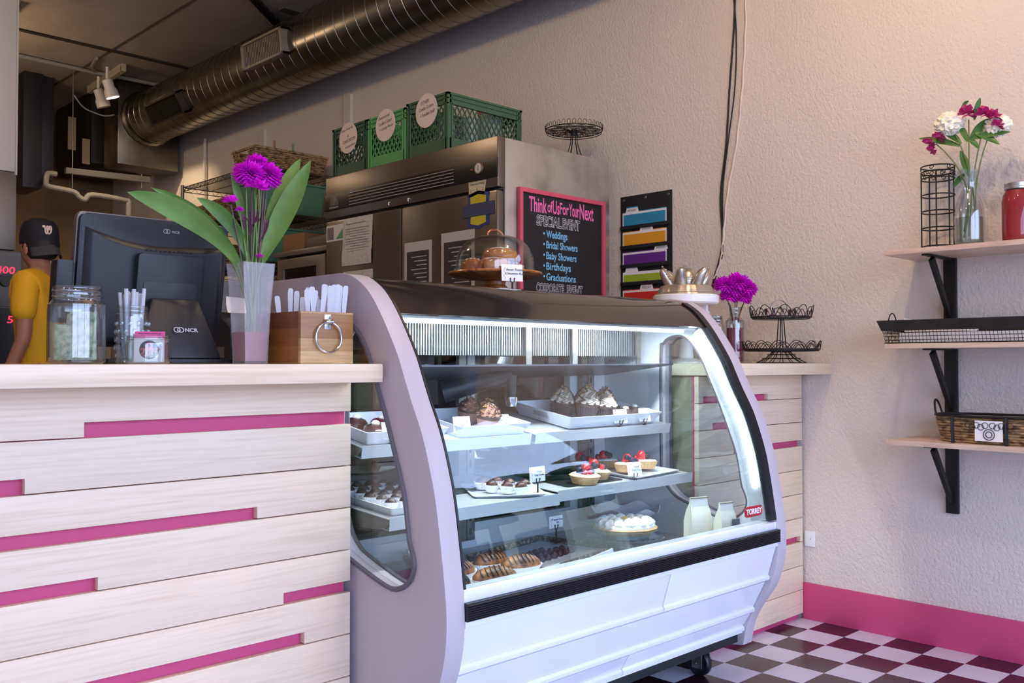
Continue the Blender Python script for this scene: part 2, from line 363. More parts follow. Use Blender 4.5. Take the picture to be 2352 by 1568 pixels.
    # groove line along the front strip
gx = M('black_rubber', (20, 20, 26), .4)
ins = inset(prof, .004); ins2 = inset(prof, .02)
def strip(x0, x1, pa, pb, i0, i1):
    m = MB(); rows = []
    for i in range(i0, i1): rows.append([(x0, *pa[i]), (x1, *pa[i]), (x1, *pb[i]), (x0, *pb[i])])
    return m.grid(rows, True, True)
iG = next(i for i, p in enumerate(prof) if p[1] < .545); iT = next(i for i, p in enumerate(prof) if p[1] < 1.19)
part('glass_gasket', strip(XR-.088, XR-.0555, inset(prof, -.001), ins2, 4, iG), gx, case)
part('glass_gasket', strip(XL+.0555, XL+.062, inset(prof, -.001), ins2, 4, iG), gx, case)
pr1, pr2 = inset(prof, .007), inset(prof, .011)
part('front_glass', strip(XL+.062, XR-.088, pr1, pr2, iT-1, iG), glass('case_glass', (243, 250, 252), base=.02, gain=1.0), case)
smoke = M('smoked_band', (62, 55, 52), .10, .5, coat=.5)
part('tinted_band', strip(XL+.0555, XR-.0555, inset(prof, .005), inset(prof, .012), 0, iT), smoke, case, label='smoky grey-brown glass band along the top')
part('top_panel', MB().box(XL+.0555, XR-.0555, 2.05, 2.405, 1.285, 1.297), smoke, case, bev=.002)
part('light_header', MB().box(XL+.056, XR-.06, 1.925, 2.06, 1.186, 1.206).box(XL+.056, XR-.06, 2.0, 2.4, 1.206, 1.275), white, case, bev=.002)
led = M('led_tube', (255, 255, 255), .5, emit=((232, 242, 255), 16))
part('led_strip', MB().box(XL+.10, XR-.12, 1.945, 1.965, 1.176, 1.186), led, case, label='white lamp strip under the header')
q = inset(prof, .05); q2 = inset(prof, .085); q3 = inset(prof, .046)
part('corner_trim', strip(XR-.075, XR-.0555, inset(prof, .022), q2, 10, iG), M('trim_silver', (214, 220, 224), .25, .6), case)
ms = MB()
ms.tube([(XR-.083, *q[i]) for i in range(11, iG-4)], .008, 6)
part('led_strip', ms, led, case, label='white lamp strip curving down the right end')
ml_ = MB().tube([(XL+.072, *q[i]) for i in range(11, iG-4)], .006, 6)
part('led_strip', ml_, led, case, label='white lamp strip curving down the left end')
for (x, y, z_, w_, h_, rot, p_) in ((2.11, 1.955, 1.172, 1.25, .02, (.22, 0, 0), 11),):
    l = light('case_lamp', 'AREA', (x, y, z_), p_, (.88, .94, 1), rot, shape='RECTANGLE', size=w_, size_y=h_)
# front rail, bumper, lap panels
X0, X1 = XL+.0555, XR-.0555
part('front_rail', MB().box(X0, X1, 1.622, 1.68, .519, .543), casewhite, case, bev=.002)
bm_ = MB(); 
rows = []
for k in range(25):
    zz = .478+.041*k/24; rows.append((1.609-(.003 if k % 3 == 1 else 0), zz))
bm_.prism(rows+[(1.66, .519), (1.66, .478)], None, X0, X1-.0)
part('bumper', bm_, M('black_bumper', (22, 20, 26), .35), case, smooth=20)
part('rail', MB().box(X0, X1, 1.617, 1.66, .462, .478), casewhite, case, bev=.002)
def lap(x0, x1, ya, za, yb, zb):
    dy, dz = yb-ya, zb-za; L = math.hypot(dy, dz); ny, nz = -dz/L*-1, dy/L*-1
    ol = [(ya, za), (yb-.002, zb+.016), (yb-.008, zb+.010), (yb-.007, zb), (yb+.012, zb-.010), (yb+.022, zb-.006), (yb+.024, zb+.004), (ya+.02, za)]
    return MB().prism(ol, None, x0, x1)
part('lap_panel', lap(X0, 2.218, 1.624, .460, 1.655, .348), casewhite, case, bev=.0015)
part('lap_panel', lap(2.222, X1-.002, 1.624, .460, 1.655, .348), casewhite, case, bev=.0015)
part('lap_panel', lap(X0, X1-.002, 1.664, .338, 1.712, .232), casewhite, case, bev=.0015)
part('lap_panel', lap(X0, 2.147, 1.721, .222, 1.752, .160), casewhite, case, bev=.0015)
part('lap_panel', lap(2.151, X1-.002, 1.721, .222, 1.752, .160), casewhite, case, bev=.0015)
part('inner_panel', MB().box(X0, X1, 1.70, 1.72, .33, .50).box(X0, X1, 1.755, 1.775, .15, .34), casewhite, case)
ch = M('dark_steel', (40, 46, 50), .45, .4)
part('chassis', MB().box(XL+.06, XR-.06, 1.77, 1.81, .115, .155).box(XL+.06, XR-.06, 2.32, 2.36, .115, .155).box(XL+.01, XL+.05, 1.775, 2.38, .100, .1295).box(XR-.052, XR-.012, 1.775, 2.38, .100, .1295).box(X0, X1, 1.80, 2.40, .155, .165), ch, case, bev=.002)
for x, y in ((1.55, 1.86), (2.715, 1.86), (1.55, 2.30), (2.715, 2.30)):
    cs = part('caster', MB().box(x-.045, x+.045, y-.04, y+.04, .1035, .1145).lathe([(.028, .096), (.028, .103)], 16, (x, y, 0)).box(x-.026, x-.021, y-.018, y+.022, .03, .1035).box(x+.021, x+.026, y-.018, y+.022, .03, .1035).cyl((x-.031, y+.008, .045), (x+.031, y+.008, .045), .007), steel, case, bev=.001)
    part('wheel', MB().lathe([(.012, -.015), (.026, -.015), (.040, -.014), (.045, -.008), (.045, .008), (.040, .014), (.026, .015), (.012, .015)], 28, (x, y+.008, .045), axis='X'), gx, cs)
# interior
part('deck', MB().box(X0, X1, 1.66, 2.38, .43, .45), M('deck_steel', (160, 164, 168), .35, .5), case)
part('back_frame', MB().box(X0, X1, 2.36, 2.40, .45, .532).box(2.60, X1, 2.36, 2.40, .532, 1.20).box(X0, X0+.06, 2.36, 2.40, .532, 1.20), white, case)
part('liner', MB().prism([p for p in inset(prof, .05)[6:iG]]+[(1.70, .45), (2.36, .45), (2.36, 1.26), (2.06, 1.26)], win, X1-.006, X1-.001), M('liner_white', (222, 228, 234), .35), case)
stdm = M('standard_slotted', (150, 152, 152), .3, .85)
for x in (2.64, 2.03, 1.50):
    part('shelf_standard', MB().box(x, x+.032, 2.335, 2.352, .48, 1.12), steel, case)
    b = part('shelf_standard', MB().box(x+.036, x+.070, 2.335, 2.352, .48, 1.12), stdm, case)
    for k in range(13): part('slot', MB().box(x+.046, x+.054, 2.334, 2.336, .50+k*.045, .52+k*.045), gx, b)
for a, b, y in ((X0+.06, 2.10, 2.385), (2.06, 2.60, 2.399)):
    dm = MB().prism([(a, .532), (b, .532), (b, 1.2), (a, 1.2)], [(a+.022, .545), (b-.022, .545), (b-.022, 1.11), (a+.022, 1.11)], y, y+.012, 'Y')
    part('sliding_door_frame', dm, M('dark_frame', (46, 46, 52), .4), case)
part('sliding_door_glass', MB().box(X0+.06, 2.60, 2.389, 2.391, .532, 1.11), glass('door_glass', (150, 150, 160), base=.04), case)
# evaporator fins, straps, drip pan
fins = MB()
n = 110
for k in range(n):
    x = 1.62+(2.745-1.62)*k/(n-1); fins.box(x-.0016, x+.0016, 2.165, 2.24, 1.093, 1.186)
fins.cyl((1.62, 2.185, 1.165), (2.745, 2.185, 1.165), .005, seg=8).cyl((1.62, 2.185, 1.120), (2.745, 2.185, 1.120), .005, seg=8)
part('evaporator', fins, M('fin_metal', (214, 220, 226), .3, .85), case)
for x in (1.63, 2.16, 2.385, 2.735): part('strap', MB().prism([(2.152, 1.19), (2.152, 1.055), (2.14, 1.055), (2.14, 1.052), (2.155, 1.052), (2.155, 1.19)], None, x, x+.026), steel, case)
part('drip_pan', MB().hexa([(1.60, 2.04, 1.058), (2.78, 2.02, 1.062), (2.78, 2.34, 1.022), (1.60, 2.34, 1.010)], [(1.60, 2.04, 1.063), (2.78, 2.02, 1.067), (2.78, 2.34, 1.047), (1.60, 2.34, 1.035)]), M('pan_grey', (62, 62, 72), .35, .4), case)
part('drain_fitting', MB().cyl((2.10, 2.16, 1.035), (1.93, 2.3, .975), .028, .035, 14).cyl((2.09, 2.15, 1.03), (2.09, 2.15, .955), .018, .014, 12), M('hose_black', (30, 30, 36), .4), case)
part('drain_tip', MB().lathe([(.016, .93), (.02, .945), (.02, .96), (.012, .962)], 16, (2.09, 2.15, 0)), chrome, case)
# shelves: two levels, left and right halves, tipped towards the customer
shelfm = M('shelf_steel', (204, 207, 210), .42, .55)
SH = {'TL': (1.44, 2.075, 2.045, .846), 'TR': (2.095, 2.795, 2.045, .846), 'ML': (1.44, 2.075, 1.925, .672), 'MR': (2.095, 2.795, 1.95, .676)}
TILT = {'TL': .17, 'TR': .17, 'ML': .07, 'MR': .07}
def sp(k, x, t, h=0):     # a point on a tilted shelf: x along, t back from its front edge, h above the plate
    x0, x1, y, zz = SH[k]; a = TILT[k]
    return Vector((x, y+t*math.cos(a)-h*math.sin(a), zz+t*math.sin(a)+h*math.cos(a)))
for k, (x0, x1, y, zz) in SH.items():
    D = (2.33-y)/math.cos(TILT[k])
    m = MB()
    def q4(ta, tb, ha, hb, xa=x0, xb=x1): m.hexa([sp(k, xa, ta, ha), sp(k, xb, ta, ha), sp(k, xb, tb, ha), sp(k, xa, tb, ha)], [sp(k, xa, ta, hb), sp(k, xb, ta, hb), sp(k, xb, tb, hb), sp(k, xa, tb, hb)])
    q4(0, D, -.002, 0); q4(-.0015, 0, -.028, .004); q4(-.0015, .03, -.030, -.028)
    part('shelf', m, shelfm, case, smooth=20)
    for xa in (x0+.002, x1-.008):
        m = MB().hexa([sp(k, xa, .02, -.03), sp(k, xa+.005, .02, -.03), sp(k, xa+.005, D, -.085), sp(k, xa, D, -.085)], [sp(k, xa, .0, -.002), sp(k, xa+.005, .0, -.002), sp(k, xa+.005, D, -.002), sp(k, xa, D, -.002)])
        part('shelf_bracket', m, steel, case)
stk = part('maker_sticker', MB().prism([(2.606+.05+.052*math.copysign(abs(math.cos(a))**.3, math.cos(a))+0, .594+.017*math.copysign(abs(math.sin(a))**.5, math.sin(a))) for a in [2*PI*i/32 for i in range(32)]], None, 1.618, 1.619, 'Y'), M('sticker_red', (176, 28, 44), .4), case, label='red maker sticker on the glass')
lettering('TORREY', .024, white, stk, frame((2.613, 1.6175, .586), (1, 0, 0), (0, 0, 1)), bold=.0008)
# ================================================================== FOOD AND CARDS IN THE CASE
def cup_paper(parent, r0, r1, h, z=0, n=22, mat=None, seg=88):
    return part('paper_cup', MB().lathe([(r0, z), (r0, z+.0005), (r1, z+h), (r1-.0008, z+h), (r0-.0008, z+.002), (0.0005, z+.0015)], seg, pleat=.035, np=n, p0=1), mat or M('cup_paper', (244, 242, 246), .7), parent)
def rocky(mb, r, h, seed, c=(0, 0, 0), seg=16, rings=7, amp=.12, sx=1, sy=1):
    rnd = random.Random(seed); rows = []
    for i in range(rings+1):
        ph = PI/2*i/rings; rr = r*math.cos(ph) if i < rings else r*.04
        rows.append([Vector(c)+Vector((rr*math.cos(2*PI*j/seg)*(1+rnd.uniform(-amp, amp))*sx, rr*math.sin(2*PI*j/seg)*(1+rnd.uniform(-amp, amp))*sy, h*math.sin(ph)*(1+rnd.uniform(-amp, amp)*.5))) for j in range(seg)])
    return mb.grid(rows, True, True)
def truffle(kind, label, group, seed, mat=None):
    t = thing('chocolate_truffle', label, 'truffle', (0, 0, 0), group)
    cup_paper(t, .014, .021, .020)
    part('chocolate', rocky(MB(), .0175, .020, seed, (0, 0, .012), amp=.10), mat or choc, t, smooth=60)
    return t
def put(o, k, x, t, h=.0005): o.location = sp(k, x, t, h); o.rotation_euler = (TILT[k], 0, o.rotation_euler[2])
ORD = ['first', 'second', 'third', 'fourth', 'fifth', 'sixth', 'seventh', 'eighth', 'ninth', 'tenth', 'eleventh', 'twelfth', 'thirteenth', 'fourteenth', 'fifteenth', 'sixteenth']
traym = M('porcelain', (236, 238, 246), .22, coat=.4)
def dish(w, d, h, fl, th=.005, handles=False, rim=None):
    """rectangular dish with sloping sides, origin at the middle of its underside"""
    m = MB(); a, b = w/2, d/2
    def R(x, y, z, r=.008):
        o = []
        for cx, cy, s0 in ((x-r, y-r, 0), (-x+r, y-r, 1), (-x+r, -y+r, 2), (x-r, -y+r, 3)):
            for k in range(4): an = PI/2*(s0+k/3); o.append((cx+r*math.cos(an), cy+r*math.sin(an), z))
        return o
    rows = [R(a, b, 0), R(a+fl, b+fl, h), R(a+fl-th, b+fl-th, h), R(a-th*.6, b-th*.6, th), ]
    m.grid(rows, True, True); return m
def tray(label, w, d, h, fl, loc, k=None, rz=0, mat=None, group=None, handles=False):
    t = thing('serving_tray', label, 'tray', loc, group, rz=rz, rx=TILT[k] if k else 0)
    part('dish', dish(w, d, h, fl), mat or traym, t, bev=.0)
    if handles:
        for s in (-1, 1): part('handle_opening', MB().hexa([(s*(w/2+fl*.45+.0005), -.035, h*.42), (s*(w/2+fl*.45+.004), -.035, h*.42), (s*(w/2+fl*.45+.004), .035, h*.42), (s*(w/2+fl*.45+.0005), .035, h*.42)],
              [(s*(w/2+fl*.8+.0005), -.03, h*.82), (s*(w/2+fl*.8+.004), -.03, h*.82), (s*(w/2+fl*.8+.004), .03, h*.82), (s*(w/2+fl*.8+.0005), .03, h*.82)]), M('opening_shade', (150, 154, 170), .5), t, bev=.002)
    return t
def card(label, base, w=.062, h=.046, txt='', lean=.25, rz=0, rx=0, stem=.006, k=None):
    """price card held by a little black figure clip"""
    t = thing('price_card', label, 'price card', base, 'price cards on little black holders', rz=rz, rx=rx)
    hd = MB().lathe([(.008, 0), (.008, .002), (.003, .004), (.0025, stem+.004)], 14)
    for s in (-1, 1):
        hd.tube([(0, 0, stem+.002), (s*.006, -.001, stem+.005), (s*.007, -.002, stem+.014)], .0016, 6).ball((s*.007, -.002, stem+.0155), .0024, 6, 4)
    part('holder', hd, blackm, t)
    z0 = stem+.007; cs, sn = math.cos(lean), math.sin(lean); rows = []
    for i in range(7):
        v = i/6; y = v*h*sn+.3*h*(v*v)*sn; z = z0+v*h*cs
        rows.append([(-w/2, y, z), (w/2, y, z), (w/2, y+.0006, z), (-w/2, y+.0006, z)])
    cd = part('card', MB().grid(rows, True, True), paper, t)
    if txt: lettering(txt, h*.2, M('card_ink', (96, 84, 96), .7), cd, frame((w*.10, -.0006+h*.55*sn*1.0, z0+h*.62*cs), (1, 0, 0), (0, sn*1.25, cs)), shear=.35, align='CENTER', line=1.15)
    fl_ = MB(); rnd = random.Random(len(label)); 
    pts = [(-w*.36+.0035*math.sin(i*1.7), (-.0006+h*(.1+i*.08)*sn*.95), z0+h*(.1+i*.08)*cs) for i in range(10)]
    fl_.tube(catmull(pts, 3), .0005, 4)
    part('flourish', fl_, M('flourish_red', (206, 130, 128), .7), cd)
    return t
# --- top left shelf
tray('white porcelain tray of chocolate pastries at the left end of top shelf', .26, .22, .036, .014, sp('TL', 1.60, .13, .001), 'TL')
tr_b = tray('white porcelain tray of German chocolate cupcakes on the top left shelf', .26, .22, .036, .016, sp('TL', 1.93, .13, .001), 'TL')
darkc = M('choc_glaze', (64, 20, 26), .18, coat=.5)
for i, (x, t_) in enumerate([(1.55, .10), (1.62, .165), (1.67, .09), (1.545, .185)]):
    o = thing('chocolate_pastry', ['glazed dark pastry with a cream dot, nearest in the left porcelain tray', 'glazed dark pastry with a cream dot, middle of the left porcelain tray', 'glazed dark pastry with a cream dot, right side of the left porcelain tray', 'glazed dark pastry with a cream dot, back corner of the left porcelain tray'][i], 'pastry', (0, 0, 0), 'glazed pastries in the left tray')
    part('pastry', MB().lathe([(.030, 0), (.034, .006), (.033, .018), (.026, .026), (.012, .030), (.001, .031)], 24), darkc, o)
    part('cream_dot', MB().lathe([(.010, .029), (.012, .033), (.010, .038), (.005, .041), (.0005, .042)], 14), cream, o)
    put(o, 'TL', x, t_, .006)
def big_cupcake(label, dark, seed, nuts=False, group=None):
    o = thing('cupcake', label, 'cupcake', (0, 0, 0), group)
    cup_paper(o, .026, .036, .036, n=30, mat=M('cup_dark', (44, 34, 42), .6) if not nuts else M('cup_tan', (150, 110, 96), .6))
    part('cake', MB().lathe([(.034, .034), (.038, .042), (.036, .050), (.02, .052)], 24), choc, o)
    rnd = random.Random(seed); m = MB()
    fr_ = M('mocha_frosting', (214, 198, 178), .6) if not nuts else M('nut_frosting', (150, 100, 82), .6, bump=(200, .8, .004))
    prof_ = []
    H = .045 if not nuts else .034
    for i in range(10):
        u = i/9; prof_.append((.036*(1-u)**.75+.002+(.003 if i % 2 else 0), .046+H*u))
    m.lathe(prof_, 40, pleat=.10, np=9)
    fp = part('frosting', m, fr_, o, smooth=50)
    m = MB()
    for i in range(9 if not nuts else 12):
        a = rnd.uniform(0, 2*PI); pts = []
        for q_ in range(7):
            u = q_/6; r = (.038*(1-(u))**.75+.005); pts.append((r*math.cos(a+.5*math.sin(q_*2)), r*math.sin(a+.5*math.sin(q_*2)), .046+H*u+.003))
        m.tube(pts, .0011, 4)
    part('drizzle', m, choc, fp)
    m = MB()
    for i in range(22):
        a = rnd.uniform(0, 2*PI); u = rnd.uniform(.35, 1); r = .036*(1-u)**.75+.004; m.ball((r*math.cos(a), r*math.sin(a), .049+H*u), .0024, 5, 3, sx=1.6)
    part('crumbs', m, M('toffee', (204, 158, 96), .5), fp)
    return o
for i, (x, t_, nm) in enumerate([(2.00, .20, 'back one in the tray'), (1.99, .10, 'front one in the tray'), (2.045, .165, 'right one in the tray')]):
    put(big_cupcake('brown nut frosted cupcake on the top left shelf, '+nm, 0, i, True, 'nut frosted cupcakes'), 'TL', x-.04, t_-.03, .006)
# --- top right shelf
tray('large white porcelain tray with side handle and tall frosted cupcakes', .46, .235, .042, .022, sp('TR', 2.50, .145, .003), 'TR', rz=.02, handles=True)
for i, (x, t_, nm) in enumerate([(2.40, .18, 'leftmost of the row'), (2.45, .11, 'second from the left, tallest'), (2.515, .175, 'in the back behind the card'), (2.525, .095, 'front one beside the card'), (2.585, .15, 'rightmost by the dark domes')]):
    o = big_cupcake('chocolate cupcake with tan drizzled frosting on top right shelf, '+nm, 1, 20+i, False, 'tan frosted cupcakes'); put(o, 'TR', x, t_, .0095); o.scale = (1.12, 1.12, 1.12 if i != 1 else 1.28)
for i, (x, t_) in enumerate([(2.645, .15), (2.70, .10), (2.62, .075)]):
    o = thing('chocolate_dome', ['dark chocolate dome with cream dot, back left in big tray', 'dark chocolate dome with cream dot, rightmost in big tray', 'dark chocolate dome half behind the middle price card'][i], 'pastry', (0, 0, 0), 'dark domes in the big tray')
    part('dome', MB().lathe([(.030, 0), (.033, .008), (.030, .024), (.020, .036), (.001, .040)], 22), choc, o)
    part('cream_dot', MB().lathe([(.010, .037), (.012, .041), (.009, .046), (.0005, .048)], 12), cream, o)
    put(o, 'TR', x, t_, .0095)
# --- middle left shelf
tray('white sheet tray of paper-cupped truffles, at the left end of middle shelf', .20, .30, .020, .010, sp('ML', 1.57, .18, .001), 'ML')
k = 0
for r in range(6):
    for c_ in range(4):
        k += 1
        if k == 1: tf = truffle(0, 'dark truffle in a white pleated cup, in rows on left sheet tray', 'truffles on the left sheet tray', 3); o = tf
        else: o = dup(tf, (0, 0, 0), 'dark truffle in a white pleated cup, in rows on left sheet tray')
        o.rotation_euler[2] = random.uniform(0, 6); put(o, 'ML', 1.495+c_*.047+(r % 2)*.008, .07+r*.047, .006)
tray('flat white square plate with gold-topped truffles on middle left shelf', .20, .17, .010, .012, sp('ML', 1.95, .12, .001), 'ML', rz=-.5)
tt = None; nutch = M('truffle_gold', (72, 36, 34), .4, var=(60, (170, 120, 60), .25, .42))
for i, (x, t_) in enumerate([(1.90, .115), (1.925, .075), (1.955, .15), (1.965, .105), (1.955, .045), (2.0, .075), (1.905, .165)]):
    lb = 'gold-dusted truffle in white cup on square plate, '+['left', 'front left', 'back right', 'centre', 'nearest the shelf edge', 'beside the card holder', 'farthest back'][i]
    if tt is None: tt = truffle(0, lb, 'truffles on the square plate', 9, nutch); o = tt
    else: o = dup(tt, (0, 0, 0), lb)
    put(o, 'ML', x, t_, .007); o.rotation_euler[2] = i; o.scale = (1.12, 1.12, 1.12)
# --- middle right shelf: fruit tarts
solo('baking_sheet', 'black baking sheet under the left fruit tarts on middle shelf', 'baking sheet', dish(.27, .24, .0012, .004, th=.0006), blackm, sp('MR', 2.315, .16, .001), rx=TILT['MR'])
solo('plate', 'white plate under two fruit tarts at right of middle shelf', 'plate', dish(.27, .13, .008, .010), traym, sp('MR', 2.615, .09, .002), rx=TILT['MR'], rz=.12)
berry_r = M('strawberry', (190, 22, 30), .28, bump=(300, .4, .002), coat=.3); berry_d = M('blackberry', (24, 18, 40), .35, bump=(400, .8, .003)); crustm = M('tart_crust', (216, 176, 122), .65, var=(40, (190, 144, 92), .3, .6))
def tart(label, seed, spots):
    o = thing('fruit_tart', label, 'tart', (0, 0, 0), 'fruit tarts on the middle shelf')
    part('crust', MB().lathe([(.034, 0), (.044, .022), (.0455, .0235), (.042, .024), (.040, .019), (.001, .018)], 96, pleat=.022, np=24), crustm, o)
    part('cream', MB().lathe([(.041, .018), (.0405, .0255), (.036, .0285), (.001, .030)], 60, pleat=.03, np=15), cream, o)
    for i, (kd, r, a, sz, zz) in enumerate(spots):
        m = MB().ball((r*math.cos(a), r*math.sin(a), zz), sz, 12, 7, sz=1.15 if kd else .95)
        part('strawberry' if kd and sz > .009 else ('raspberry' if kd else 'blackberry'), m, berry_r if kd else berry_d, o)
    return o
sA = [(1, .004, .3, .014, .040), (0, .018, 2.6, .011, .038), (0, .019, 3.6, .009, .036), (1, .026, 3.9, .0075, .034), (1, .022, 4.6, .007, .034), (0, .020, 5.3, .009, .036), (1, .020, 5.9, .006, .034), (0, .012, 1.6, .009, .045)]
sB = [(0, .012, 2.8, .011, .040), (1, .010, .8, .015, .041), (0, .024, 5.0, .009, .036), (1, .020, 4.3, .008, .036), (0, .022, 5.8, .009, .036), (1, .026, .1, .008, .034)]
for i, (x, t_, s_, nm, z_) in enumerate([(2.275, .045, sA, 'nearest the left end of shelf', 0), (2.375, .085, sB, 'second from left, touching the first', .0), (2.455, .215, sB, 'standing behind the others', .0),
                                     (2.535, .075, sA, 'behind the price card', .010), (2.645, .095, sB, 'rightmost on the white plate', .010), (2.575, .215, sA, 'at the back behind the card', .0)]):
    o = tart('fruit tart with cream and mixed berries, '+nm, i, s_); put(o, 'MR', x, t_+.008, .0125 if z_ else .0025); o.rotation_euler[2] = i*.6; o.scale = (1.12, 1.12, 1.12)
# --- price cards
card('price card with red flourish leaning beside the side window, top shelf', sp('TL', 1.545, .012, .001), txt='Red Velvet', k='TL', rx=TILT['TL'])
card('price card with red flourish, leftmost behind front glass on top shelf', sp('TL', 1.815, .03, .001), txt='Samoa\nCupcake', rz=-.08, rx=TILT['TL'])
card('price card for German chocolate cupcakes on top shelf, near shelf gap', sp('TL', 1.975, .03, .001), txt='German\nChocolate', rz=-.08, rx=TILT['TL'])
card('price card in front of tan frosted cupcakes, top right shelf', sp('TR', 2.525, .012, .001), txt='Peanut\nButter', rz=-.15, rx=TILT['TR'])
card('price card in front of dark domes, right end of top shelf', sp('TR', 2.66, .012, .001), txt='Ding', w=.050, rz=-.25, rx=TILT['TR'])
card('price card on a tall holder beside truffles, middle left shelf', sp('ML', 2.01, .03, .004), w=.066, h=.044, txt='Orange\nCara Truffle', stem=.03, lean=.05, rx=0)
card('price card in front of fruit tarts, middle right shelf', sp('MR', 2.485, .012, .001), txt='Fresh\nFruit Tart', w=.056, rz=-.3, rx=TILT['MR'])
card('price card on tall holder beside the cream pie', (2.31, 2.16, .4635), w=.066, h=.040, txt='9" Banana Cream\nTart', stem=.045, lean=.03)
def blank_card(label, loc, w=.07, h=.03, rz=0):
    solo('tent_card', label, 'card', MB().hexa([(-w/2, 0, 0), (w/2, 0, 0), (w/2, .002, 0), (-w/2, .002, 0)], [(-w/2, h*.35, h), (w/2, h*.35, h*1.15), (w/2, h*.35+.002, h*1.15), (-w/2, h*.35+.002, h)]), paper, loc, rz=rz, group='blank cards along the deck front')
blank_card('blank white card on deck, leftmost under the croissants', (1.54, 1.685, .4502), .07, .064)
blank_card('blank white card on deck in front of the chocolate truffles', (1.805, 1.685, .4502), .075, .074)
blank_card('blank white card on deck below the glass pie stand', (2.025, 1.69, .4502), .095, .080)
# --- deck: pie on a glass stand
PZ = -.012
st = thing('pie_stand', 'low clear glass pedestal stand under the cream pie', 'cake stand', (2.44, 1.97, .4502))
gl2 = glass('thick_glass', (220, 232, 236), base=.10, gain=1.6)
part('pedestal', MB().lathe([(.05, 0), (.048, .004), (.03, .008), (.026, .016), (.028, .030), (.04, .037)], 40, pleat=.04, np=20), gl2, st)
part('plate', MB().lathe([(.02, .037), (.10, .039), (.125, .047), (.128, .047), (.128, .051), (.10, .044), (.01, .043)], 60, pleat=.012, np=30), gl2, st)
pie = thing('cream_pie', 'banana cream pie with piped white cream in foil tin', 'pie', (2.44, 1.97, .4945))
part('foil_tin', MB().lathe([(.075, 0), (.076, .001), (.094, .026), (.110, .028), (.110, .029), (.093, .028), (.074, .003), (.001, .002)], 120, pleat=.010, np=40, p0=1), M('foil', (206, 208, 212), .22, .95), pie)
part('crust', MB().lathe([(.088, .016), (.104, .030), (.107, .034), (.100, .037), (.088, .034), (.002, .034)], 96, pleat=.012, np=32), crustm, pie)
m = MB().lathe([(.098, .034), (.098, .042), (.085, .050), (.04, .052), (.001, .052)], 60, pleat=.02, np=20)
cr = part('cream', m, cream, pie)
for i in range(14):
    a = 2*PI*i/14; r = .078
    part('cream_swirl', MB().lathe([(.018, .045), (.020, .052), (.015, .060), (.012, .0605), (.009, .063), (.004, .064), (.0005, .0655)], 24, (r*math.cos(a), r*math.sin(a), 0), pleat=.12, np=6), cream, cr)
for i in range(6):
    a = 2*PI*i/6; r = .036
    part('cream_swirl', MB().lathe([(.018, .047), (.020, .054), (.015, .060), (.011, .062), (.004, .065), (.0005, .067)], 24, (r*math.cos(a), r*math.sin(a), 0), pleat=.12, np=6), cream, cr)
part('zest', rocky(MB(), .014, .008, 4, (-.01, -.01, .060), amp=.3), M('lemon_zest', (222, 200, 110), .6), cr)
# wavy white cake plate behind
rows = []
for r, z_ in ((.03, 0), (.028, .03), (.03, .045), (.09, .062), (.125, .095), (.122, .096), (.085, .067), (.01, .05)):
    rows.append([(r*math.cos(2*PI*j/64), r*math.sin(2*PI*j/64), z_+(.010*math.sin(2*PI*j*6/64) if r > .1 else 0)) for j in range(64)])
solo('ruffled_cake_plate', 'white ruffled pedestal plate behind the cream pie', 'cake plate', MB().grid(rows, True, True), traym, (2.665, 2.15, .4502))
def bag(label, loc, rz, h, w):
    o = thing('coffee_bag', label, 'paper bag', loc, 'cream paper bags at the right end', rz=rz); a, d = w/2, w*.30
    m = MB(); sec = [(0, a, d), (h*.5, a, d*.95), (h*.72, a*.92, d*.6), (h*.88, a*.80, d*.16), (h, a*.76, d*.12)]; rows = []
    for z_, xx, yy in sec: rows.append([(-xx, -yy, z_), (0, -yy*1.05, z_), (xx, -yy, z_), (xx*(.82 if z_ > h*.4 and z_ < h*.8 else 1), 0, z_), (xx, yy, z_), (-xx, yy, z_), (-xx*(.82 if z_ > h*.4 and z_ < h*.8 else 1), 0, z_)])
    part('body', m.grid(rows, True, True), M('cream_paper', (240, 236, 214), .65), o, smooth=15)
    part('folded_flap', MB().hexa([(-a*.8, -d*.5, h*.66), (a*.8, -d*.5, h*.66), (a*.8, -d*.45, h*.66), (-a*.8, -d*.45, h*.66)], [(-a*.78, -d*.22, h*1.005), (a*.78, -d*.22, h*1.005), (a*.78, -d*.1, h*1.005), (-a*.78, -d*.1, h*1.005)]), M('flap_paper', (230, 228, 220), .6), o)
    part('tie', MB().tube([(-a*.84, -d*.28, h*.985), (0, -d*.30, h*.985), (a*.84, -d*.28, h*.985)], .002, 5), M('tin_tie', (120, 110, 80), .5), o)
    return o
b1 = bag('tall cream paper bag in case, left of the pair', (2.70, 1.86, .4502), -.35, .160, .085)
b2 = bag('shorter cream paper bag with dark label in case, right of pair', (2.752, 1.785, .4502), -.25, .145, .072)
part('label', MB().box(.005, .040, -.0262, -.0258, .055, .09), M('slate_label', (70, 70, 92), .5), b2)
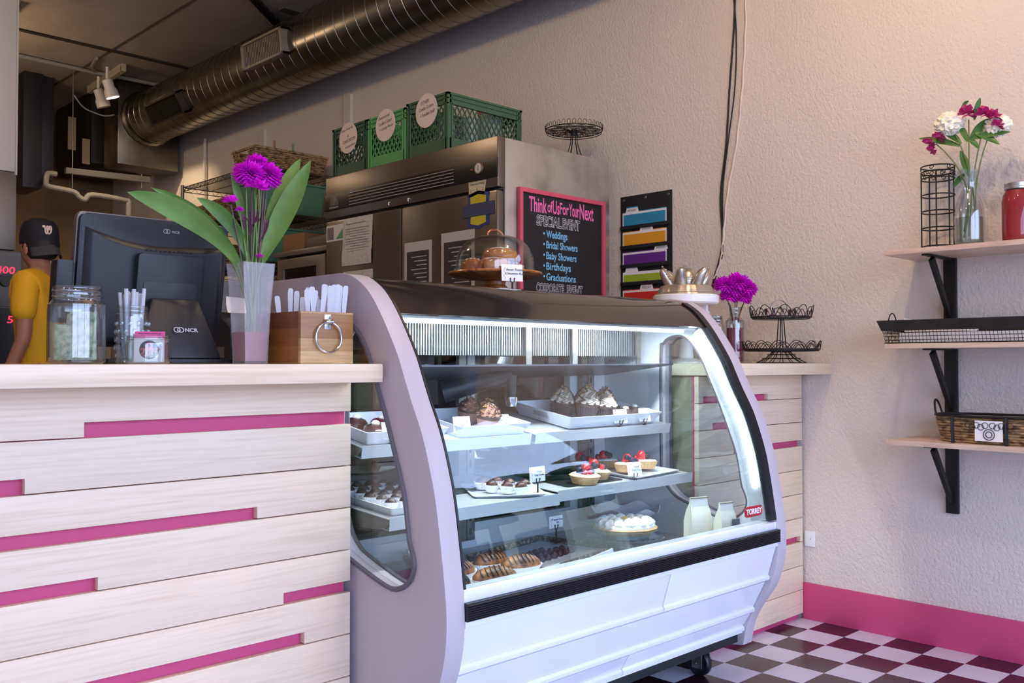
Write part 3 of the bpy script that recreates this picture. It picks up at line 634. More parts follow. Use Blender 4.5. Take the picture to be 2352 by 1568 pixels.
# dark sheet tray with chocolates
tl = thing('sheet_tray', 'worn dark metal sheet tray holding small chocolates on deck', 'tray', (2.15, 2.07, .456), rz=.19)
part('pan', dish(.40, .29, .020, .008), M('worn_pan', (86, 72, 60), .4, .5, var=(70, (196, 178, 150), .34, .5)), tl)
part('liner', MB().box(-.185, .185, -.13, .13, .0055, .0065), M('parchment', (206, 204, 210), .6), tl)
part('foot', MB().box(-.19, .19, -.13, .13, -.0055, 0), M('deck_steel', (160, 164, 168), .35, .5), tl)
t0 = None
for i in range(16):
    lb = 'small dark chocolate on white paper in the worn sheet tray'
    o = None
    if t0 is None:
        t0 = thing('small_chocolate', lb, 'chocolate', (0, 0, 0), 'small chocolates in the sheet tray'); o = t0
        part('paper', MB().box(-.014, .014, -.014, .014, 0, .001), paper, t0)
        part('chocolate', rocky(MB(), .014, .020, 31, (0, 0, .001), amp=.18, seg=9, rings=4), M('choc_maroon', (74, 34, 42), .35), t0)
    else: o = dup(t0, (0, 0, 0), lb)
    cx, cy = (i % 6)*.034-.10, (i//6)*.032-.06; a = .19
    o.location = (2.15+cx*math.cos(a)-cy*math.sin(a), 2.07+cx*math.sin(a)+cy*math.cos(a), .456+.0068); o.rotation_euler[2] = i*1.3
# croissants
solo('pastry_riser', 'low pale riser board under the croissants at the left front', 'board', MB().box(-.21, .21, -.14, .14, 0, .038), M('riser_grey', (206, 210, 216), .4), (1.69, 1.855, .4502), bev=.003)
cg = M('croissant_gold', (188, 122, 58), .5, var=(26, (84, 42, 24), .36, .60))
def croissant(label, loc, rz):
    o = thing('chocolate_croissant', label, 'croissant', loc, 'croissants in pleated papers', rz=rz)
    rows = []; n_ = 30
    for i in range(n_+1):
        u = i/n_*2-1; x_ = u*.062; env = max(0, 1-u*u)**.5; rr = .004+.028*env*(1+.07*math.cos(u*26)); rows.append([(x_, rr*1.05*math.cos(2*PI*j/18), .024+rr*.85*math.sin(2*PI*j/18)) for j in range(18)])
    bd = part('pastry', MB().grid(rows, True, True), cg, o, smooth=60)
    m = MB()
    for q_ in range(7):
        x_ = -.042+q_*.014; rr = .029*math.sqrt(max(0, 1-(x_/.062)**2))+.003
        m.tube([(x_+.006*math.sin(a*2), rr*1.05*math.cos(a), .024+rr*.88*math.sin(a)) for a in [PI*.12+PI*.76*k_/8 for k_ in range(9)]], .0022, 5)
    part('chocolate_drizzle', m, choc, bd)
    rows = []
    for r, z_ in ((1.0, 0), (1.0, .001), (1.35, .024), (1.33, .024), (.97, .002)):
        rows.append([((.050+.0)*r*math.cos(a)*(1+.02*math.cos(34*a)*(z_ > .01)), .032*r*math.sin(a)*(1+.03*math.cos(34*a)*(z_ > .01)), z_) for a in [2*PI*j/136 for j in range(136)]])
    part('paper_cup', MB().grid(rows, True, True), MATS['cup_paper'], o); return o
for lb, loc, rz in [('chocolate croissant in pleated paper, largest at the front glass', (1.675, 1.785, .4885), -.25), ('chocolate croissant in pleated paper, right of the front one', (1.83, 1.845, .4885), -.15),
                    ('chocolate croissant, behind left by the end panel', (1.65, 1.90, .4885), .35), ('chocolate croissant, behind between the front two', (1.80, 1.935, .4885), .1), ('croissant nearest the left end panel, mostly hidden', (1.55, 1.79, .4885), .9)]:
    croissant(lb, loc, rz)
gp = thing('glass_cover', 'low clear domed glass dish behind the croissants', 'glass dish', (1.80, 2.20, .4502))
part('dish', MB().lathe([(.05, 0), (.07, .006), (.085, .035), (.088, .05), (.086, .05), (.082, .034), (.066, .008), (.001, .006)], 32), gl2, gp)
# ================================================================== ON TOP OF THE CASE AND SIDE COUNTER
def fit(txt, w, h, mat, parent, M4, name='lettering', **k):
    """lettering stretched to an exact width and height, its lower left corner at M4's origin"""
    o = lettering(txt, 1, mat, parent, Matrix.Identity(4), name, raw=True, **k); me = o.data
    xs = [v.co.x for v in me.vertices]; ys = [v.co.y for v in me.vertices]; a, b, c_, d = min(xs), max(xs), min(ys), max(ys)
    me.transform(Matrix.Translation(-ORG.get(parent, Vector((0, 0, 0)))) @ M4 @ Matrix.Diagonal((w/(b-a), h/(d-c_), .35, 1)) @ Matrix.Translation((-a, -c_, 0))); return o
acacia = wood('acacia', (186, 118, 66), (122, 66, 32), .3, (3, 14, 14), coat=.3)
CS = (2.15, 2.29, 1.2975)
cs_ = thing('cake_stand', 'round wooden pedestal stand on top of the display case', 'cake stand', CS)
part('pedestal', MB().lathe([(.075, 0), (.074, .006), (.05, .016), (.034, .034), (.036, .044), (.05, .05)], 40), acacia, cs_)
part('plate', MB().lathe([(.05, .048), (.140, .058), (.158, .066), (.160, .070), (.158, .074), (.01, .074)], 64), acacia, cs_)
dome = thing('glass_dome', 'clear glass dome with loop handle covering the glazed rolls', 'dome', (CS[0], CS[1], CS[2]+.0745))
dp = [(.132, 0), (.132, .03), (.127, .058), (.112, .088), (.088, .108), (.055, .121), (.02, .126), (.001, .1265)]
dp = [(p.x, p.y) for p in catmull([(a, b, 0) for a, b in dp], 3)]
part('dome', MB().grid([[(r*math.cos(2*PI*j/64), r*math.sin(2*PI*j/64), z_) for j in range(64)] for r, z_ in dp+[(max(r-.003, .0005), z_-.003 if i_ > 8 else z_) for i_, (r, z_) in list(enumerate(dp))[::-1]]], True), glass('dome_glass', (242, 246, 247), base=.03, gain=1.2), dome)
part('handle', MB().tube([(.036*math.cos(a), 0, .124+.020*math.sin(a)) for a in [PI*k/14 for k in range(15)]], .0042, 8), M('copper', (214, 150, 112), .2, .9), dome)
bunm = M('glazed_bun', (232, 150, 62), .3, coat=.4, var=(14, (178, 84, 26), .35, .62)); icing = M('icing', (250, 238, 228), .4)
def roll(label, loc, r, h, seed, rz=0):
    o = thing('glazed_roll', label, 'roll', loc, 'glazed rolls under the dome', rz=rz)
    rows = []; 
    for i, (a, b) in enumerate([(.86, 0), (.98, .12), (1.0, .38), (.93, .68), (.74, .90), (.5, .97), (.42, .93), (.34, 1.0), (.15, .99), (.03, .96)]):
        rows.append([(r*a*math.cos(t)*(1+.03*math.sin(3*t+seed)), r*.82*a*math.sin(t)*(1+.03*math.cos(2*t+seed)), h*b) for t in [2*PI*j/36 for j in range(36)]])
    b = part('bun', MB().grid(rows, True, True), bunm, o, smooth=70)
    m = MB(); rnd = random.Random(seed)
    for i in range(6):
        y = -r*.6+i*r*.24; pts = []
        for q_ in range(13):
            x_ = -r*.8+q_*r*.133; e2 = (x_/r)**2+(y/(r*.82))**2
            if e2 < .9: pts.append((x_, y+.004*math.sin(q_*1.9+i), h*(1.012-.50*e2**1.6)+.0005))
        if len(pts) > 3: m.tube(catmull(pts, 2), .0017, 5)
    part('icing', m, icing, b); return o
zc = CS[2]+.0745
roll('golden glazed roll with white icing, front left under the dome', (CS[0]-.045, CS[1]-.045, zc), .058, .042, 1, -.4)
roll('golden glazed roll with white icing, front right behind the card', (CS[0]+.070, CS[1]-.010, zc), .050, .036, 2, .3)
roll('glazed roll at the back left under the dome', (CS[0]-.045, CS[1]+.062, zc), .050, .048, 3, .8)
roll('glazed roll lying on top of the other rolls', (CS[0]+.022, CS[1]-.002, zc+.038), .062, .046, 4, -.5)
card('white price card standing on the case in front of wooden stand', (2.085, 2.14, 1.2975), w=.074, h=.054, txt='Sweet Potato\nCinnamon Roll', stem=.026, lean=.06, rz=-.35)
wp = thing('white_cake_stand', 'white pedestal stand beside the case carrying the cake pan', 'cake stand', (3.05, 2.155, 1.0675))
part('column', MB().lathe([(.085, 0), (.084, .006), (.03, .02), (.024, .11), (.026, .2), (.05, .228)], 32), white, wp)
part('plate', MB().lathe([(.05, .226), (.120, .230), (.1275, .236), (.1275, .262), (.123, .266), (.001, .266)], 64), white, wp)
part('bracket', MB().box(.060, .072, -.055, -.035, .19, .232).cyl((.066, -.06, .197), (.066, -.03, .197), .009), white, wp)
pan = thing('cake_pan', 'champagne metal sculpted ring cake pan turned upside down', 'cake pan', (3.05, 2.155, 1.334))
pm = M('champagne_metal', (196, 186, 170), .32, .8, bump=(30, .15, .003))
part('pan', MB().lathe([(.122, 0), (.120, .004), (.110, .008), (.106, .022), (.098, .034), (.082, .040), (.05, .042), (.001, .042)], 72, pleat=.012, np=18), pm, pan)
part('dome_figure', MB().lathe([(.040, .038), (.044, .058), (.040, .082), (.026, .100), (.010, .106), (.001, .107)], 32, (.0, -.01, 0)), pm, pan)
for k in range(6):
    a = 2*PI*k/6+.35; p0 = Vector((.055*math.cos(a), .055*math.sin(a), .036)); p1 = Vector((.078*math.cos(a), .078*math.sin(a), .070)); p2 = Vector((.098*math.cos(a+.1), .098*math.sin(a+.1), .100))
    ar = part('arm_figure', MB().tube(catmull([p0, p1, p2], 5), .02, 12, radii=[.024, .024, .024, .023, .022, .020, .019, .017, .015, .012, .008][:11]), pm, pan)
    m = MB()
    for j in range(6): q_ = p0.lerp(p2, .25+j*.14); m.ball(q_+Vector((.018*math.cos(a+1.4)*(1-j*.08), .018*math.sin(a+1.4)*(1-j*.08), .012)), .0042, 6, 4)
    part('beading', m, pm, ar)
part('bead_rim', MB().ring((0, -.01, .062), .045, .0035, 30, 6), pm, pan)
# flowers
def chrys(mb, c, r, n=110, seed=1, tilt=(0, 0, 1), lo=-.25, w=.17):
    rnd = random.Random(seed); c = Vector(c); ax = Vector(tilt).normalized(); rot = Vector((0, 0, 1)).rotation_difference(ax)
    for i in range(n):
        a = i*2.39996; e_ = lo+(1-lo)*((i+.5)/n); zz = e_; rr = math.sqrt(max(0, 1-zz*zz)); d = rot @ Vector((rr*math.cos(a), rr*math.sin(a), zz*.8)); L = r*rnd.uniform(.85, 1.08)
        sd = d.cross(Vector((.3, .2, .9))).normalized()*r*w*rnd.uniform(.7, 1.1); up = d.cross(sd).normalized()*r*.05
        a0, a1, a2 = c+d*r*.15, c+d*L*.7+up, c+d*L
        mb.add([a0-sd*.4, a0+sd*.4, a1+sd, a2+up*.6, a1-sd, a1-up*2], [(0, 1, 2, 5), (0, 5, 4), (5, 2, 3), (5, 3, 4)])
    return mb
def daisy(mb, c, r, n=14, tilt=(0, 0, 1), up_=.5, w=.2, seed=2):
    return chrys(mb, c, r, n, seed, tilt, lo=up_, w=w)
def blade(mb, p0, p1, bow, w, n=14, fold=.25, side=None, pk=1.0):
    """long leaf from p0 to p1 bowed towards bow, w = half width"""
    p0, p1, bow = Vector(p0), Vector(p1), Vector(bow); rows = []
    mid = (p0+p1)/2+bow
    for i in range(n+1):
        t = i/n; c = p0*(1-t)**2+mid*2*t*(1-t)+p1*t*t; d = (mid-p0)*(1-t)+(p1-mid)*t; d.normalize()
        view = Vector(side) if side else Vector((-.69, -.72, 0)); s_ = d.cross(view).normalized(); nn = s_.cross(d).normalized()
        ww = w*(math.sin(PI*min(1, t**pk*.92+.07))**.8)*(1 if t < .98 else .15)
        rows.append([c-s_*ww, c-s_*ww*.5-nn*ww*fold*.6, c-nn*ww*fold, c+s_*ww*.5-nn*ww*fold*.6, c+s_*ww])
    back = [[q_+Vector((.0005, .0007, 0)) for q_ in r][::-1] for r in rows]
    return mb.grid([a+b for a, b in zip(rows, back)], True, True)
pinkwater = M('pink_water', (150, 40, 92), .25, trans=.25)
def jar(name, label, cat, loc, r, h, neck=.8, rings=2, k=None, glassm=None, group=None):
    o = thing(name, label, cat, loc, group)
    pr = [(r*.86, 0), (r*.97, h*.03), (r, h*.08), (r, h*.70), (r*.96, h*.76), (r*neck*1.02, h*.82), (r*neck, h*.85), (r*neck*1.05, h*.87), (r*neck, h*.885), (r*neck, h*.93), (r*neck*1.04, h*.945), (r*neck, h*.96), (r*neck, h*.985), (r*neck*1.02, h)]
    pr = [(p.x, p.y) for p in catmull([(a, b, 0) for a, b in pr], 2)]
    inn = [(max(a-.0028, .001), b) for a, b in pr if b > h*.035][::-1]+[(r*.8, h*.03), (.001, h*.03)]
    part('glass', MB().lathe([(.001, .001)]+pr+inn, 40), glassm or jarglass, o); return o
B = (3.414, 2.163, 1.0675)
bo = jar('flower_jar', 'clear bottle of pink water with purple flowers on side counter', 'vase', B, .038, .235, .62)
part('water', MB().lathe([(.033, .008), (.035, .02), (.035, .148), (.001, .148)], 32), pinkwater, bo)
bq = thing('purple_bouquet', 'dense purple chrysanthemums standing in the pink-water bottle', 'flowers', (B[0], B[1], B[2]+.012))
m = MB(); 
for i, (dx, dz, s_) in enumerate([(-.035, .335, .055), (.012, .345, .058), (.045, .325, .05), (-.02, .29, .045), (.03, .285, .045), (.0, .315, .05)]):
    part('flower_head', chrys(MB(), (dx*.7166*1.15, -dx*.7*1.15, dz-.02), s_, 120, i, (dx*2, -dx*2-.3, 1), lo=-.7), magenta, bq)
    part('stem', MB().tube(bez((.01*math.cos(i), .01*math.sin(i), .0), (.006*math.cos(i), .006*math.sin(i), .12), (dx*.3, -dx*.3, .2), (dx*.8, -dx*.8, dz-.05), 8), .002, 6), M('dry_stem', (88, 74, 60), .6), bq)
jar('drinking_jar', 'plain clear glass jar beside the purple flower bottle', 'jar', (3.21, 2.12, 1.0675), .034, .19, .75)
def arcs(m, c, R, z_, n, w, h, r=.0016, flare=0):
    for i in range(n):
        a0 = 2*PI*i/n-w/2; pts = []
        for k in range(9):
            t = k/8; a = a0+w*t; hh = math.sin(PI*t)*h; rr = R+flare*math.sin(PI*t); pts.append((c[0]+rr*math.cos(a), c[1]+rr*math.sin(a), z_+hh))
        m.tube(pts, r, 5)
    return m
T2 = (3.425, 1.955, 1.0675)
ts = thing('tiered_stand', 'black wire two-tier stand with scalloped rims on side counter', 'tiered stand', T2)
m = MB()
for R in (.098, .075, .055, .04): m.ring((0, 0, .002+(.098-R)*.75), R, .0018, 36, 5)
for i in range(14):
    a = 2*PI*i/14; m.tube([(.098*math.cos(a), .098*math.sin(a), .002), (.06*math.cos(a), .06*math.sin(a), .022), (.03*math.cos(a), .03*math.sin(a), .05)], .0016, 5)
part('base', m, blackm, ts)
m = MB().ring((0, 0, .056), .150, .003, 48, 6).ring((0, 0, .050), .146, .002, 48, 5).ring((0, 0, .052), .09, .0018, 36, 5)
for i in range(20): a = 2*PI*i/20; m.cyl((.02*math.cos(a), .02*math.sin(a), .052), (.148*math.cos(a), .148*math.sin(a), .053), .0014, seg=5)
arcs(m, (0, 0), .150, .056, 14, .50, .034, flare=.006); arcs(m, (0, 0), .150, .056, 14, .34, .024)
part('lower_tier', m, blackm, ts)
m = MB()
for i in range(4): a = PI/4+PI/2*i; m.cyl((.020*math.cos(a), .020*math.sin(a), .05), (.010*math.cos(a), .010*math.sin(a), .182), .0022, seg=6)
part('column', m, blackm, ts)
m = MB().ring((0, 0, .186), .118, .0028, 48, 6).ring((0, 0, .180), .112, .002, 40, 5).ring((0, 0, .183), .06, .0016, 30, 5)
for i in range(18): a = 2*PI*i/18; m.cyl((.008*math.cos(a), .008*math.sin(a), .182), (.116*math.cos(a), .116*math.sin(a), .184), .0013, seg=5)
arcs(m, (0, 0), .118, .186, 10, .62, .046, flare=.010); arcs(m, (0, 0), .118, .186, 10, .34, .028)
part('upper_tier', m, blackm, ts)
for i, (dx, dy, r, rx) in enumerate([(-.008, 0, .033, 0), (-.035, .01, .018, .5), (.035, -.01, .016, .9), (.015, .03, .02, .3)]):
    rows = [];
    for zz in (-.009, .009): rows.append([Vector((r*math.cos(a)*(1+.12*math.cos(5*a)*(i > 0)), zz, r*math.sin(a)*(1+.12*math.cos(5*a)*(i > 0)))) for a in [2*PI*j/40 for j in range(40)]])
    rows += [[v*.965 for v in rows[1]], [v*.965 for v in rows[0]]]
    mm = MB().grid(rows+[rows[0]], True)
    solo('cookie_cutter', ['large round tin cookie cutter standing on the upper tier', 'small tin cookie cutter left of the round one', 'small shiny cookie cutter at right of the upper tier', 'small cookie cutter at the back of the upper tier'][i], 'cookie cutter', mm, M('tin', (176, 176, 176), .2, .95), (T2[0]+dx, T2[1]+dy*1.0-dx*.6, T2[2]+.1895+r*1.02), rz=-.785+rx*.6, group='cookie cutters on the tiered stand')
ws = thing('scroll_stand', 'small black scroll-footed wire stand behind the pink bottle', 'wire stand', (3.40, 2.30, 1.0675))
m = MB()
for s_ in (-1, 0, 1):
    a = s_*1.0-1.1; pts = [(math.cos(a)*(.05+.022*math.cos(t_)), math.sin(a)*(.05+.022*math.cos(t_)), .022+.022*math.sin(t_)) for t_ in [PI*.2+k*.35 for k in range(14)]]; m.tube(pts, .003, 6)
    m.tube([(math.cos(a)*.05, math.sin(a)*.05, .043), (math.cos(a)*.03, math.sin(a)*.03, .12), (math.cos(a)*.045, math.sin(a)*.045, .19)], .003, 6)
part('legs', m, blackm, ws)
part('rim', MB().ring((0, 0, .192), .065, .005, 36, 6).ring((0, 0, .178), .060, .003, 36, 6).ring((0, 0, .12), .032, .003, 24, 6), blackm, ws)
# ================================================================== WALL: OUTLET, CHART, CABLES, SHELVES
ou = world_parts(thing('wall_outlet', 'white outlet cover plate low on wall beside the side counter', 'outlet', (3.639, 1.957, .333)))
part('plate', MB().box(3.632, 3.639, 1.925, 1.972, .302, .366), white, ou, bev=.002)
part('screw', MB().cyl((3.632, 1.945, .334), (3.6305, 1.945, .334), .002), steel, ou)
ct = world_parts(thing('pocket_chart', 'black fabric wall chart with pockets for weekday folders', 'wall chart', (3.638, 2.80, 1.25)))
fab = M('black_canvas', (26, 25, 28), .85, bump=(700, .3, .001))
part('backing', MB().box(3.634, 3.639, 2.645, 2.955, 1.24, 1.893), fab, ct, bev=.001)
for y in (2.665, 2.80, 2.935): part('grommet', MB().lathe([(.003, 0), (.007, 0), (.0075, .0015), (.003, .002)], 14, (y, 1.875, 3.6320), axis='X') if False else MB().ring((3.6335, y, 1.875), .005, .0018, 14, 5, 'X'), steel, ct)
FO = [('Monday', (48, 140, 180), .78, 1, 487, 510), ('Tuesday', (226, 158, 40), .45, 1, 533, 556), ('Wednesday', (98, 44, 138), .12, 1, 580, 600), ('', (160, 186, 50), .8, 1, 627, 641), ('Friday', (208, 52, 38), .45, 1, 668, 690)]
for i, (d_, col, tp, _, v0, v1) in enumerate(FO):
    zt, zb = oX(1480, v0-5, 3.63).z, oX(1480, v1+4, 3.63).z
    part('pocket', MB().box(3.6200, 3.6242, 2.652, 2.949, zb-.018, zb), fab, ct, bev=.001)
    y0, y1 = 2.672, 2.935; yc = y0+(y1-y0)*tp; tw = .040
    fo = world_parts(thing('file_folder', f'{["blue", "orange", "purple", "lime green", "red"][i]} file folder with white edge {"labelled "+d_ if d_ else "and a blank tab"} in the wall chart', 'folder', (3.629, 2.80, zb-.015), 'folders in the black wall chart'))
    ol = [(y0, zb-.015), (y1, zb-.015), (y1, zt), (yc+tw, zt), (yc+tw-.006, zt+.024), (yc-tw+.006, zt+.024), (yc-tw, zt), (y0, zt)]
    mf = M('folder_edge', (240, 238, 240), .6)
    part('back_leaf', MB().prism(ol, None, 3.6268, 3.6277), M('folder_'+str(i), col, .6), fo) if d_ != '' else part('back_leaf', MB().prism(ol, None, 3.6268, 3.6277), mf, fo)
    part('white_edge', MB().prism([(y0-.002, zb-.015), (y1+.002, zb-.015), (y1+.002, zt-.004), (yc+tw+.001, zt-.004), (yc+tw-.006, zt+.018), (yc-tw+.006, zt+.018), (yc-tw-.001, zt-.004), (y0-.002, zt-.004)], None, 3.6258, 3.6267), mf, fo)
    part('front_leaf', MB().prism([(y0+.004, zb-.015), (y1-.006, zb-.015), (y1-.006, zt-.014), (y0+.004, zt-.014)], None, 3.6248, 3.6257), MATS.get('folder_'+str(i)) or M('folder_'+str(i), col, .6), fo)
    if d_: fit(d_.upper(), .056, .011, ink, fo, frame((3.6256, yc+.028, zt+.001), (0, -1, 0), (0, 0, 1)))
for lb, pts, r in [('thick black cable hanging down the right wall', [(1690, -60), (1686, 60), (1676, 200), (1668, 330), (1655, 450), (1659, 560), (1640, 640), (1625, 700)], .0042),
                   ('thin black cable looping beside the thicker one', [(1680, -60), (1691, 70), (1688, 200), (1672, 330), (1660, 440), (1660, 575), (1650, 610), (1632, 690)], .003)]:
    P = [oX(u, v, 3.632) for u, v in pts]; solo('wall_cable', lb, 'cable', MB().tube(catmull(P, 6), r, 8), M('cable_black', (24, 22, 24), .5), P[-1], world=True)
P = [oX(u, v, 3.632) for u, v in [(1712, -60), (1713, 60), (1705, 200), (1692, 330), (1672, 440), (1662, 540), (1655, 600), (1640, 640)]]
P = [p+Vector((0, .002*math.sin(i*2), 0)) for i, p in enumerate(catmull(P, 6))]
solo('wall_cable', 'white painted cable clipped beside the black ones', 'cable', MB().tube(P, .005, 8), M('cable_white', (222, 208, 198), .5), P[-1], world=True)
# shelves on black standards
br = world_parts(thing('shelf_standard_rail', 'tall black steel rail with brackets holding three shelves', 'shelf rail', (3.63, 1.367, .51)))
part('rail', MB().box(3.622, 3.6395, 1.345, 1.390, .507, 1.461), blackm, br, bev=.001)
for z_ in (1.461, 1.121, .771):
    bk = part('bracket', MB().box(3.40, 3.622, 1.354, 1.380, z_-.006, z_-.0005), blackm, br, bev=.001)
    part('brace', MB().hexa([(3.622, 1.36, z_-.235), (3.622, 1.375, z_-.235), (3.622, 1.375, z_-.205), (3.622, 1.36, z_-.205)], [(3.445, 1.36, z_-.02), (3.445, 1.375, z_-.02), (3.470, 1.375, z_-.006), (3.470, 1.36, z_-.006)]), blackm, bk, bev=.001)
shw = wood('shelf_wood', (226, 200, 182), (206, 176, 156), .4, (14, 1.5, 14))
for z_, lb in ((1.461, 'top wall shelf, pale wood, holding flowers and red jar'), (1.121, 'middle wall shelf, pale wood, under the wire tray'), (.771, 'lowest wall shelf, pale wood, under the wicker basket')):
    solo('wall_shelf', lb, 'shelf', MB().box(3.36, 3.6395, .32, 1.50, z_, z_+.018), shw, (3.5, .91, z_), bev=.002, world=True)
zt = 1.4795
# wire cylinder
wc = thing('wire_cylinder', 'tall black wire cylinder rack on the top shelf', 'wire rack', (3.567, 1.385, zt))
for z_ in (.012, .022, .09, .152, .213, .275, .300, .320): part('hoop', MB().ring((0, 0, z_), .058, .0026, 40, 6), blackm, wc)
m = MB()
for i in range(5): a = 2*PI*i/5+.9; m.cyl((.058*math.cos(a), .058*math.sin(a), 0), (.058*math.cos(a), .058*math.sin(a), .30), .0026, seg=6)
part('uprights', m, blackm, wc)
m = MB()
for zb, n_ in ((.288, 10), (.0, 0), (.311, 6)):
    for i in range(n_):
        a = 2*PI*i/n_; m.tube([(.058*math.cos(a+.15*math.cos(t_)*(1-.05*k)), .058*math.sin(a+.15*math.cos(t_)*(1-.05*k)), zb+.009*math.sin(t_)*(1-.05*k)) for k, t_ in enumerate([j*.5 for j in range(14)])], .0015, 5)
part('scrolls', m, blackm, wc)
# carafe with flowers
CF = (3.45, 1.232, zt)
def ruffle(c, r, seed):
    rnd = random.Random(seed); rows = []
    for i in range(19):
        ph = -PI/2+PI*i/18; rows.append([Vector(c)+Vector((math.cos(ph)*math.cos(a), math.cos(ph)*math.sin(a), .82*math.sin(ph)))*r*rnd.uniform(.78, 1.12) for a in [2*PI*j/34 for j in range(34)]])
    return MB().grid(rows, True, True)
cf = thing('glass_carafe', 'clear glass carafe half full of water on top shelf', 'vase', CF)
pr = [(.040, 0), (.047, .009), (.049, .055), (.0485, .115), (.041, .155), (.027, .190), (.024, .215), (.029, .245), (.036, .268)]
pr = [(p.x, p.y) for p in catmull([(a, b, 0) for a, b in pr], 3)]
part('glass', MB().lathe([(.001, .001)]+pr+[(a-.002, b) for a, b in pr[::-1] if b > .01]+[(.001, .008)], 40), jarglass, cf)
part('water', MB().lathe([(.043, .009), (.0455, .02), (.0455, .100), (.001, .100)], 32), glass('water', (226, 232, 226), 1.33, base=.02), cf)
part('medallion', MB().ring((-.036*.69, -.036*.72, .130), .016, .0015, 24, 5, 'Y'), jarglass, cf)
bq = thing('mixed_bouquet', 'cut white and magenta flowers with narrow leaves in carafe', 'flowers', (CF[0], CF[1], zt+.012))
def V(u, v): return oX(u, v, CF[0])-Vector((CF[0], CF[1], zt+.012))
alst = M('alstroemeria', (196, 44, 118), .5, var=(40, (206, 120, 160), .3, .45)); wfl = M('white_flower', (252, 246, 228), .6); lf2 = M('leaf_dark', (84, 128, 58), .45, var=(9, (58, 96, 40), .3, .7))
part('white_bloom', ruffle(V(2182, 284), .050, 3), wfl, bq, smooth=0)
part('white_bloom', ruffle(V(2284, 286)+Vector((.03, 0, 0)), .045, 4), wfl, bq, smooth=0)
for i, (u, v, s_) in enumerate([(2215, 256, .04), (2255, 258, .040), (2275, 262, .036), (2285, 283, .030), (2150, 312, .034), (2128, 325, .030), (2133, 342, .026)]):
    part('magenta_bloom', daisy(MB(), V(u, v)+Vector((-.01, -.01, -.014)), s_, 12, (-.5+.1*i, -.5, .45), .2, .36, i), alst, bq)
for i, (a, b) in enumerate([((2212, 530), (2225, 275)), ((2225, 540), (2262, 280)), ((2212, 545), (2150, 330)), ((2246, 540), (2268, 320)), ((2238, 540), (2190, 300))]):
    p, q_ = V(*a), V(*b); part('stem', MB().tube(bez(p*.9, V(2228+3*i, 470), V(2226+4*i, 400), q_, 12), .0022, 6), stem_green, bq)
for i, (a, b, w) in enumerate([((2238, 275), (2252, 224), .010), ((2225, 320), (2322, 303), .011), ((2240, 305), (2296, 332), .013), ((2228, 322), (2272, 272), .014), ((2205, 335), (2110, 318), .012), ((2208, 330), (2165, 300), .013), ((2222, 325), (2202, 285), .012), ((2215, 400), (2190, 432), .010), ((2226, 405), (2206, 345), .014), ((2228, 322), (2248, 342), .010), ((2208, 250), (2226, 232), .006)]):
    part('leaf', blade(MB(), V(*a), V(*b), (0, 0, .012), w), lf2, bq)
# red jar
rj = thing('red_sugar_jar', 'large glass jar of red sugar with silver lid at frame edge', 'jar', (3.49, 1.085, zt))
part('glass', MB().lathe([(.045, 0), (.052, .01), (.053, .03), (.053, .145), (.048, .17), (.040, .185), (.040, .20), (.001, .20)], 40), clear, rj)
part('contents', MB().lathe([(.044, .004), (.050, .012), (.051, .03), (.051, .144), (.046, .168), (.038, .183), (.001, .184)], 40), M('red_sugar', (172, 24, 44), .5, bump=(600, .8, .003)), rj)
part('lid', MB().lathe([(.043, .186), (.0435, .192), (.042, .194), (.0435, .206), (.040, .209), (.001, .209)], 48), M('lid_silver', (196, 196, 196), .3, .9), rj)
# wire tray basket with papers on the middle shelf
zt2 = 1.1395
wt = thing('wire_tray', 'long wire tray with dark embossed metal band on middle shelf', 'tray', (3.47, 1.18, zt2))
m = MB()
x0, x1, y0, y1 = -.09, .09, -.30, .325
for s_ in range(2):
    for k in range(1, 4): z_ = k*.013; e_ = k*.0025; m.tube([(x0-e_, y0-e_, z_), (x1+e_, y0-e_, z_), (x1+e_, y1+e_, z_), (x0-e_, y1+e_, z_)], .0011, 4, True)
    break
yy = y0
while yy < y1: m.cyl((x0, yy, .001), (x0-.012, yy+.0, .048), .0009, seg=4).cyl((x1, yy, .001), (x1+.012, yy, .048), .0009, seg=4); yy += .0125
xx = x0
while xx < x1: m.cyl((xx, y1, .001), (xx, y1+.012, .048), .0009, seg=4).cyl((xx, y0, .001), (xx, y0-.012, .048), .0009, seg=4); xx += .0125
m.tube([(x0, y0, .002), (x1, y0, .002), (x1, y1, .002), (x0, y1, .002)], .002, 5, True)
for k in range(8): m.cyl((x0, y0+k*.09, .002), (x1, y0+k*.09, .002), .001, seg=4)
part('mesh', m, blackm, wt)
rows = []
for e_, z_ in ((.011, .046), (.024, .084), (.0225, .084), (.0095, .046)): rows.append([(x0-e_, y0-e_, z_), (x1+e_, y0-e_, z_), (x1+e_, y1+e_, z_), (x0-e_, y1+e_, z_)])
bd = part('band', MB().grid(rows+[rows[0]], True), M('dark_bronze', (58, 54, 48), .5, .6, bump=(30, .4, .003)), wt)
for k in range(5):
    yc = y1-.07-k*.11; m = MB().tube([(-.108-.0045*math.sin(t_)-.002, yc+.022*math.cos(t_), .064+.008*math.sin(t_)) for t_ in [i*.5 for i in range(13)]], .0012, 4)
    part('embossing', m, MATS['dark_bronze'], bd)
part('handle', MB().tube([(0+.035*math.cos(t_), y1+.014, .07+.045*math.sin(t_)) for t_ in [PI*k/12 for k in range(13)]], .0022, 6), blackm, wt)
